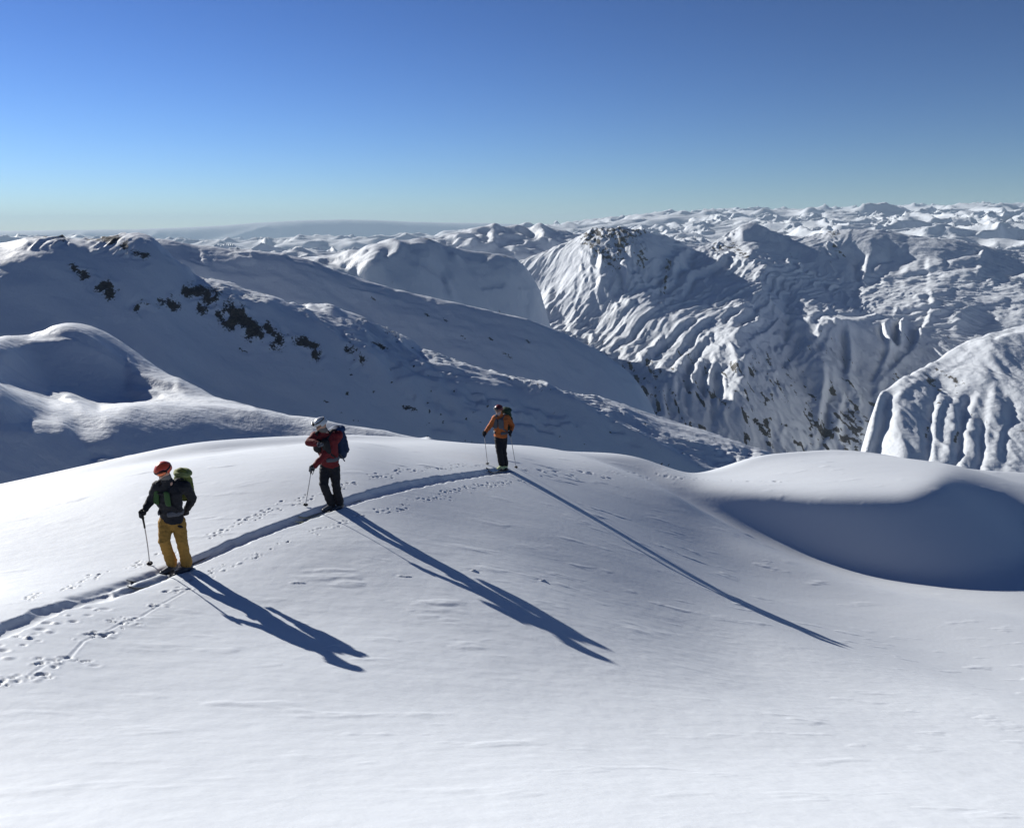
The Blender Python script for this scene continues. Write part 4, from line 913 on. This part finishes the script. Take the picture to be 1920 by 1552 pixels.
    if 'dangle' in B:
        a, b = [at(p[0], p[1], Y0+p[2])-pc for p in B['dangle']]; bm = bmesh.new(); tube(bm, [a, a.lerp(b, .5)+V(.01, 0, -.01), b], [.014, .014, .012], n=8); link('loose_strap', bm, M['grey'], pr)
    # skis in the track
    i = int(np.argmin(np.hypot(TQ[:, 0]-root_loc.x, TQ[:, 1]-root_loc.y))); tv = TD[i]*(1 if TD[i][1] < 0 else -1)
    pair_of_skis(root_loc.x, root_loc.y, tv, S.get('skioff', .11), dep+.01, M[S['ski']], S['skilabel'], S.get('ahead', 1.0))
    return root

person(dict(label='person in black jacket, mustard trousers and orange helmet, bending forward nearest the camera',
  footA=(319, 1066), footB=(347, 1068), dep=.06, face=(-.42, -.91), nod=.55, head=(307, 884, -.24), neck=(314, 902, -.17), chest=(318, 924, -.10), waist=(321, 952, -.02), pelvis=(322, 972, 0),
  shA=(295, 912, -.15), shB=(346, 911, -.05), elA=(283, 938, -.08), wrA=(272, 955, -.20), elB=(361, 934, .10), wrB=(350, 955, .20),
  hipA=(311, 976, 0), hipB=(334, 976, .02), knA=(308, 1014, -.16), knB=(341, 1014, -.05), hem=.198, jacket='black', trousers='gold', boots='boot', helmet='helmet_orange', lens='lens', gog_az=-38, gog_el=16, mask='beard',
  pocket=(338, 987, -.14), ski='ski_dark', skilabel='dark %s touring ski under the person in mustard trousers', skioff=.13,
  poleA=dict(tip=(281, 1059), label='grey ski pole with long black grip, planted by the person in mustard trousers', ext=.34, bend=.012),
  pack=dict(c=(344, 908, .16), size=(.31, .42, .22), mat='olive', lid='lime', pad='green', padr=.056, strap='black', hip='grey', label='olive green rucksack on the person in mustard trousers')))
person(dict(label='person in dark red jacket, black trousers and white helmet, head bowed, second in the line',
  footA=(618, 950), footB=(634, 951), dep=.07, face=(-.50, -.86), hface=(-.85, -.5), nod=.6, head=(602, 797, -.18), neck=(608, 809, -.12), chest=(613, 828, -.08), waist=(617, 854, -.02), pelvis=(618, 869, 0),
  shA=(591, 818, -.14), shB=(634, 816, -.02), elA=(579, 829, -.26), wrA=(595, 832, -.40), elB=(611, 851, -.24), wrB=(590, 873, -.33),
  hipA=(610, 873, 0), hipB=(627, 873, .02), knA=(607, 908, -.15), knB=(630, 909, -.03), hem=.205, jacket='red', trousers='black', boots='boot', helmet='helmet_white', gog_az=20, gog_el=34, mask='beard', glove='grey', arm=1.1, leg=.98,
  ski='ski_olive', skilabel='olive %s touring ski under the person in the dark red jacket', skioff=.075,
  poleB=dict(tip=(572, 950), label='thin grey ski pole planted by the person in the dark red jacket', ext=.16),
  pack=dict(c=(636, 828, .17), size=(.34, .54, .24), mat='navy', lid='blue', pad='black', padr=.10, strap='black', hip='grey', dangle=((637, 851, .1), (646, 864, .1)), label='navy rucksack with blue lid on the person in the dark red jacket')))
person(dict(label='person in orange jacket and black trousers with two poles, smallest and last in the line',
  footA=(939, 878), footB=(946, 878), dep=.03, face=(-.45, -.89), hface=(-.6, -.8), nod=.3, head=(935, 769, -.08), neck=(938, 778, -.04), chest=(939, 789, -.03), waist=(939, 807, 0), pelvis=(939, 817, 0),
  shA=(928, 784, -.08), shB=(951, 783, .02), elA=(919, 798, -.10), wrA=(911, 809, -.22), elB=(961, 799, .04), wrB=(958, 808, -.10),
  hipA=(934, 820, 0), hipB=(944, 820, .02), knA=(936, 845, -.12), knB=(944, 844, .02), hem=.20, jacket='orange', trousers='black', boots='pboot', helmet='helmet_dark', helm_r=(.108, .122, .118), gog_az=0, gog_el=30, mask='pink', 
  ski='ski_dark', skilabel='dark %s touring ski under the person in the orange jacket', skioff=.085, strapw=.8,
  poleA=dict(tip=(914.5, 871), label='pale ski pole left of the person in the orange jacket', ext=.16), poleB=dict(tip=(968, 877), label='pale ski pole right of the person in the orange jacket', ext=.16),
  pack=dict(c=(948, 785, .17), size=(.36, .52, .24), mat='dgreen', lid='dgreen', pad='grey', padr=.085, strap='grey', hip='grey', label='dark green rucksack on the person in the orange jacket')))
# ------------------------------------------------------------------ thin blue air over the far ranges
def box_mesh(name, lo, hi):
    v = [(x, y, z) for x in (lo[0], hi[0]) for y in (lo[1], hi[1]) for z in (lo[2], hi[2])]
    f = [(0,1,3,2),(4,6,7,5),(0,4,5,1),(2,3,7,6),(0,2,6,4),(1,5,7,3)]
    me = bpy.data.meshes.new(name); me.from_pydata(v, [], f); me.update(); o = bpy.data.objects.new(name, me); COL.objects.link(o); return o
hz = box_mesh('haze', (-61000, -300, -1400), (61000, 61000, 1000))
hm = bpy.data.materials.new('air'); hm.use_nodes = True; ht = hm.node_tree
for n in list(ht.nodes):
    if n.type == 'BSDF_PRINCIPLED': ht.nodes.remove(n)
pv = ht.nodes.new('ShaderNodeVolumePrincipled'); pv.inputs['Density'].default_value = HAZE
pv.inputs['Color'].default_value = (0.64, 0.84, 1.0, 1); pv.inputs['Anisotropy'].default_value = 0.0
ht.links.new(pv.outputs['Volume'], [n for n in ht.nodes if n.type == 'OUTPUT_MATERIAL'][0].inputs['Volume'])
hz.data.materials.append(hm); tag(hz, kind='stuff')
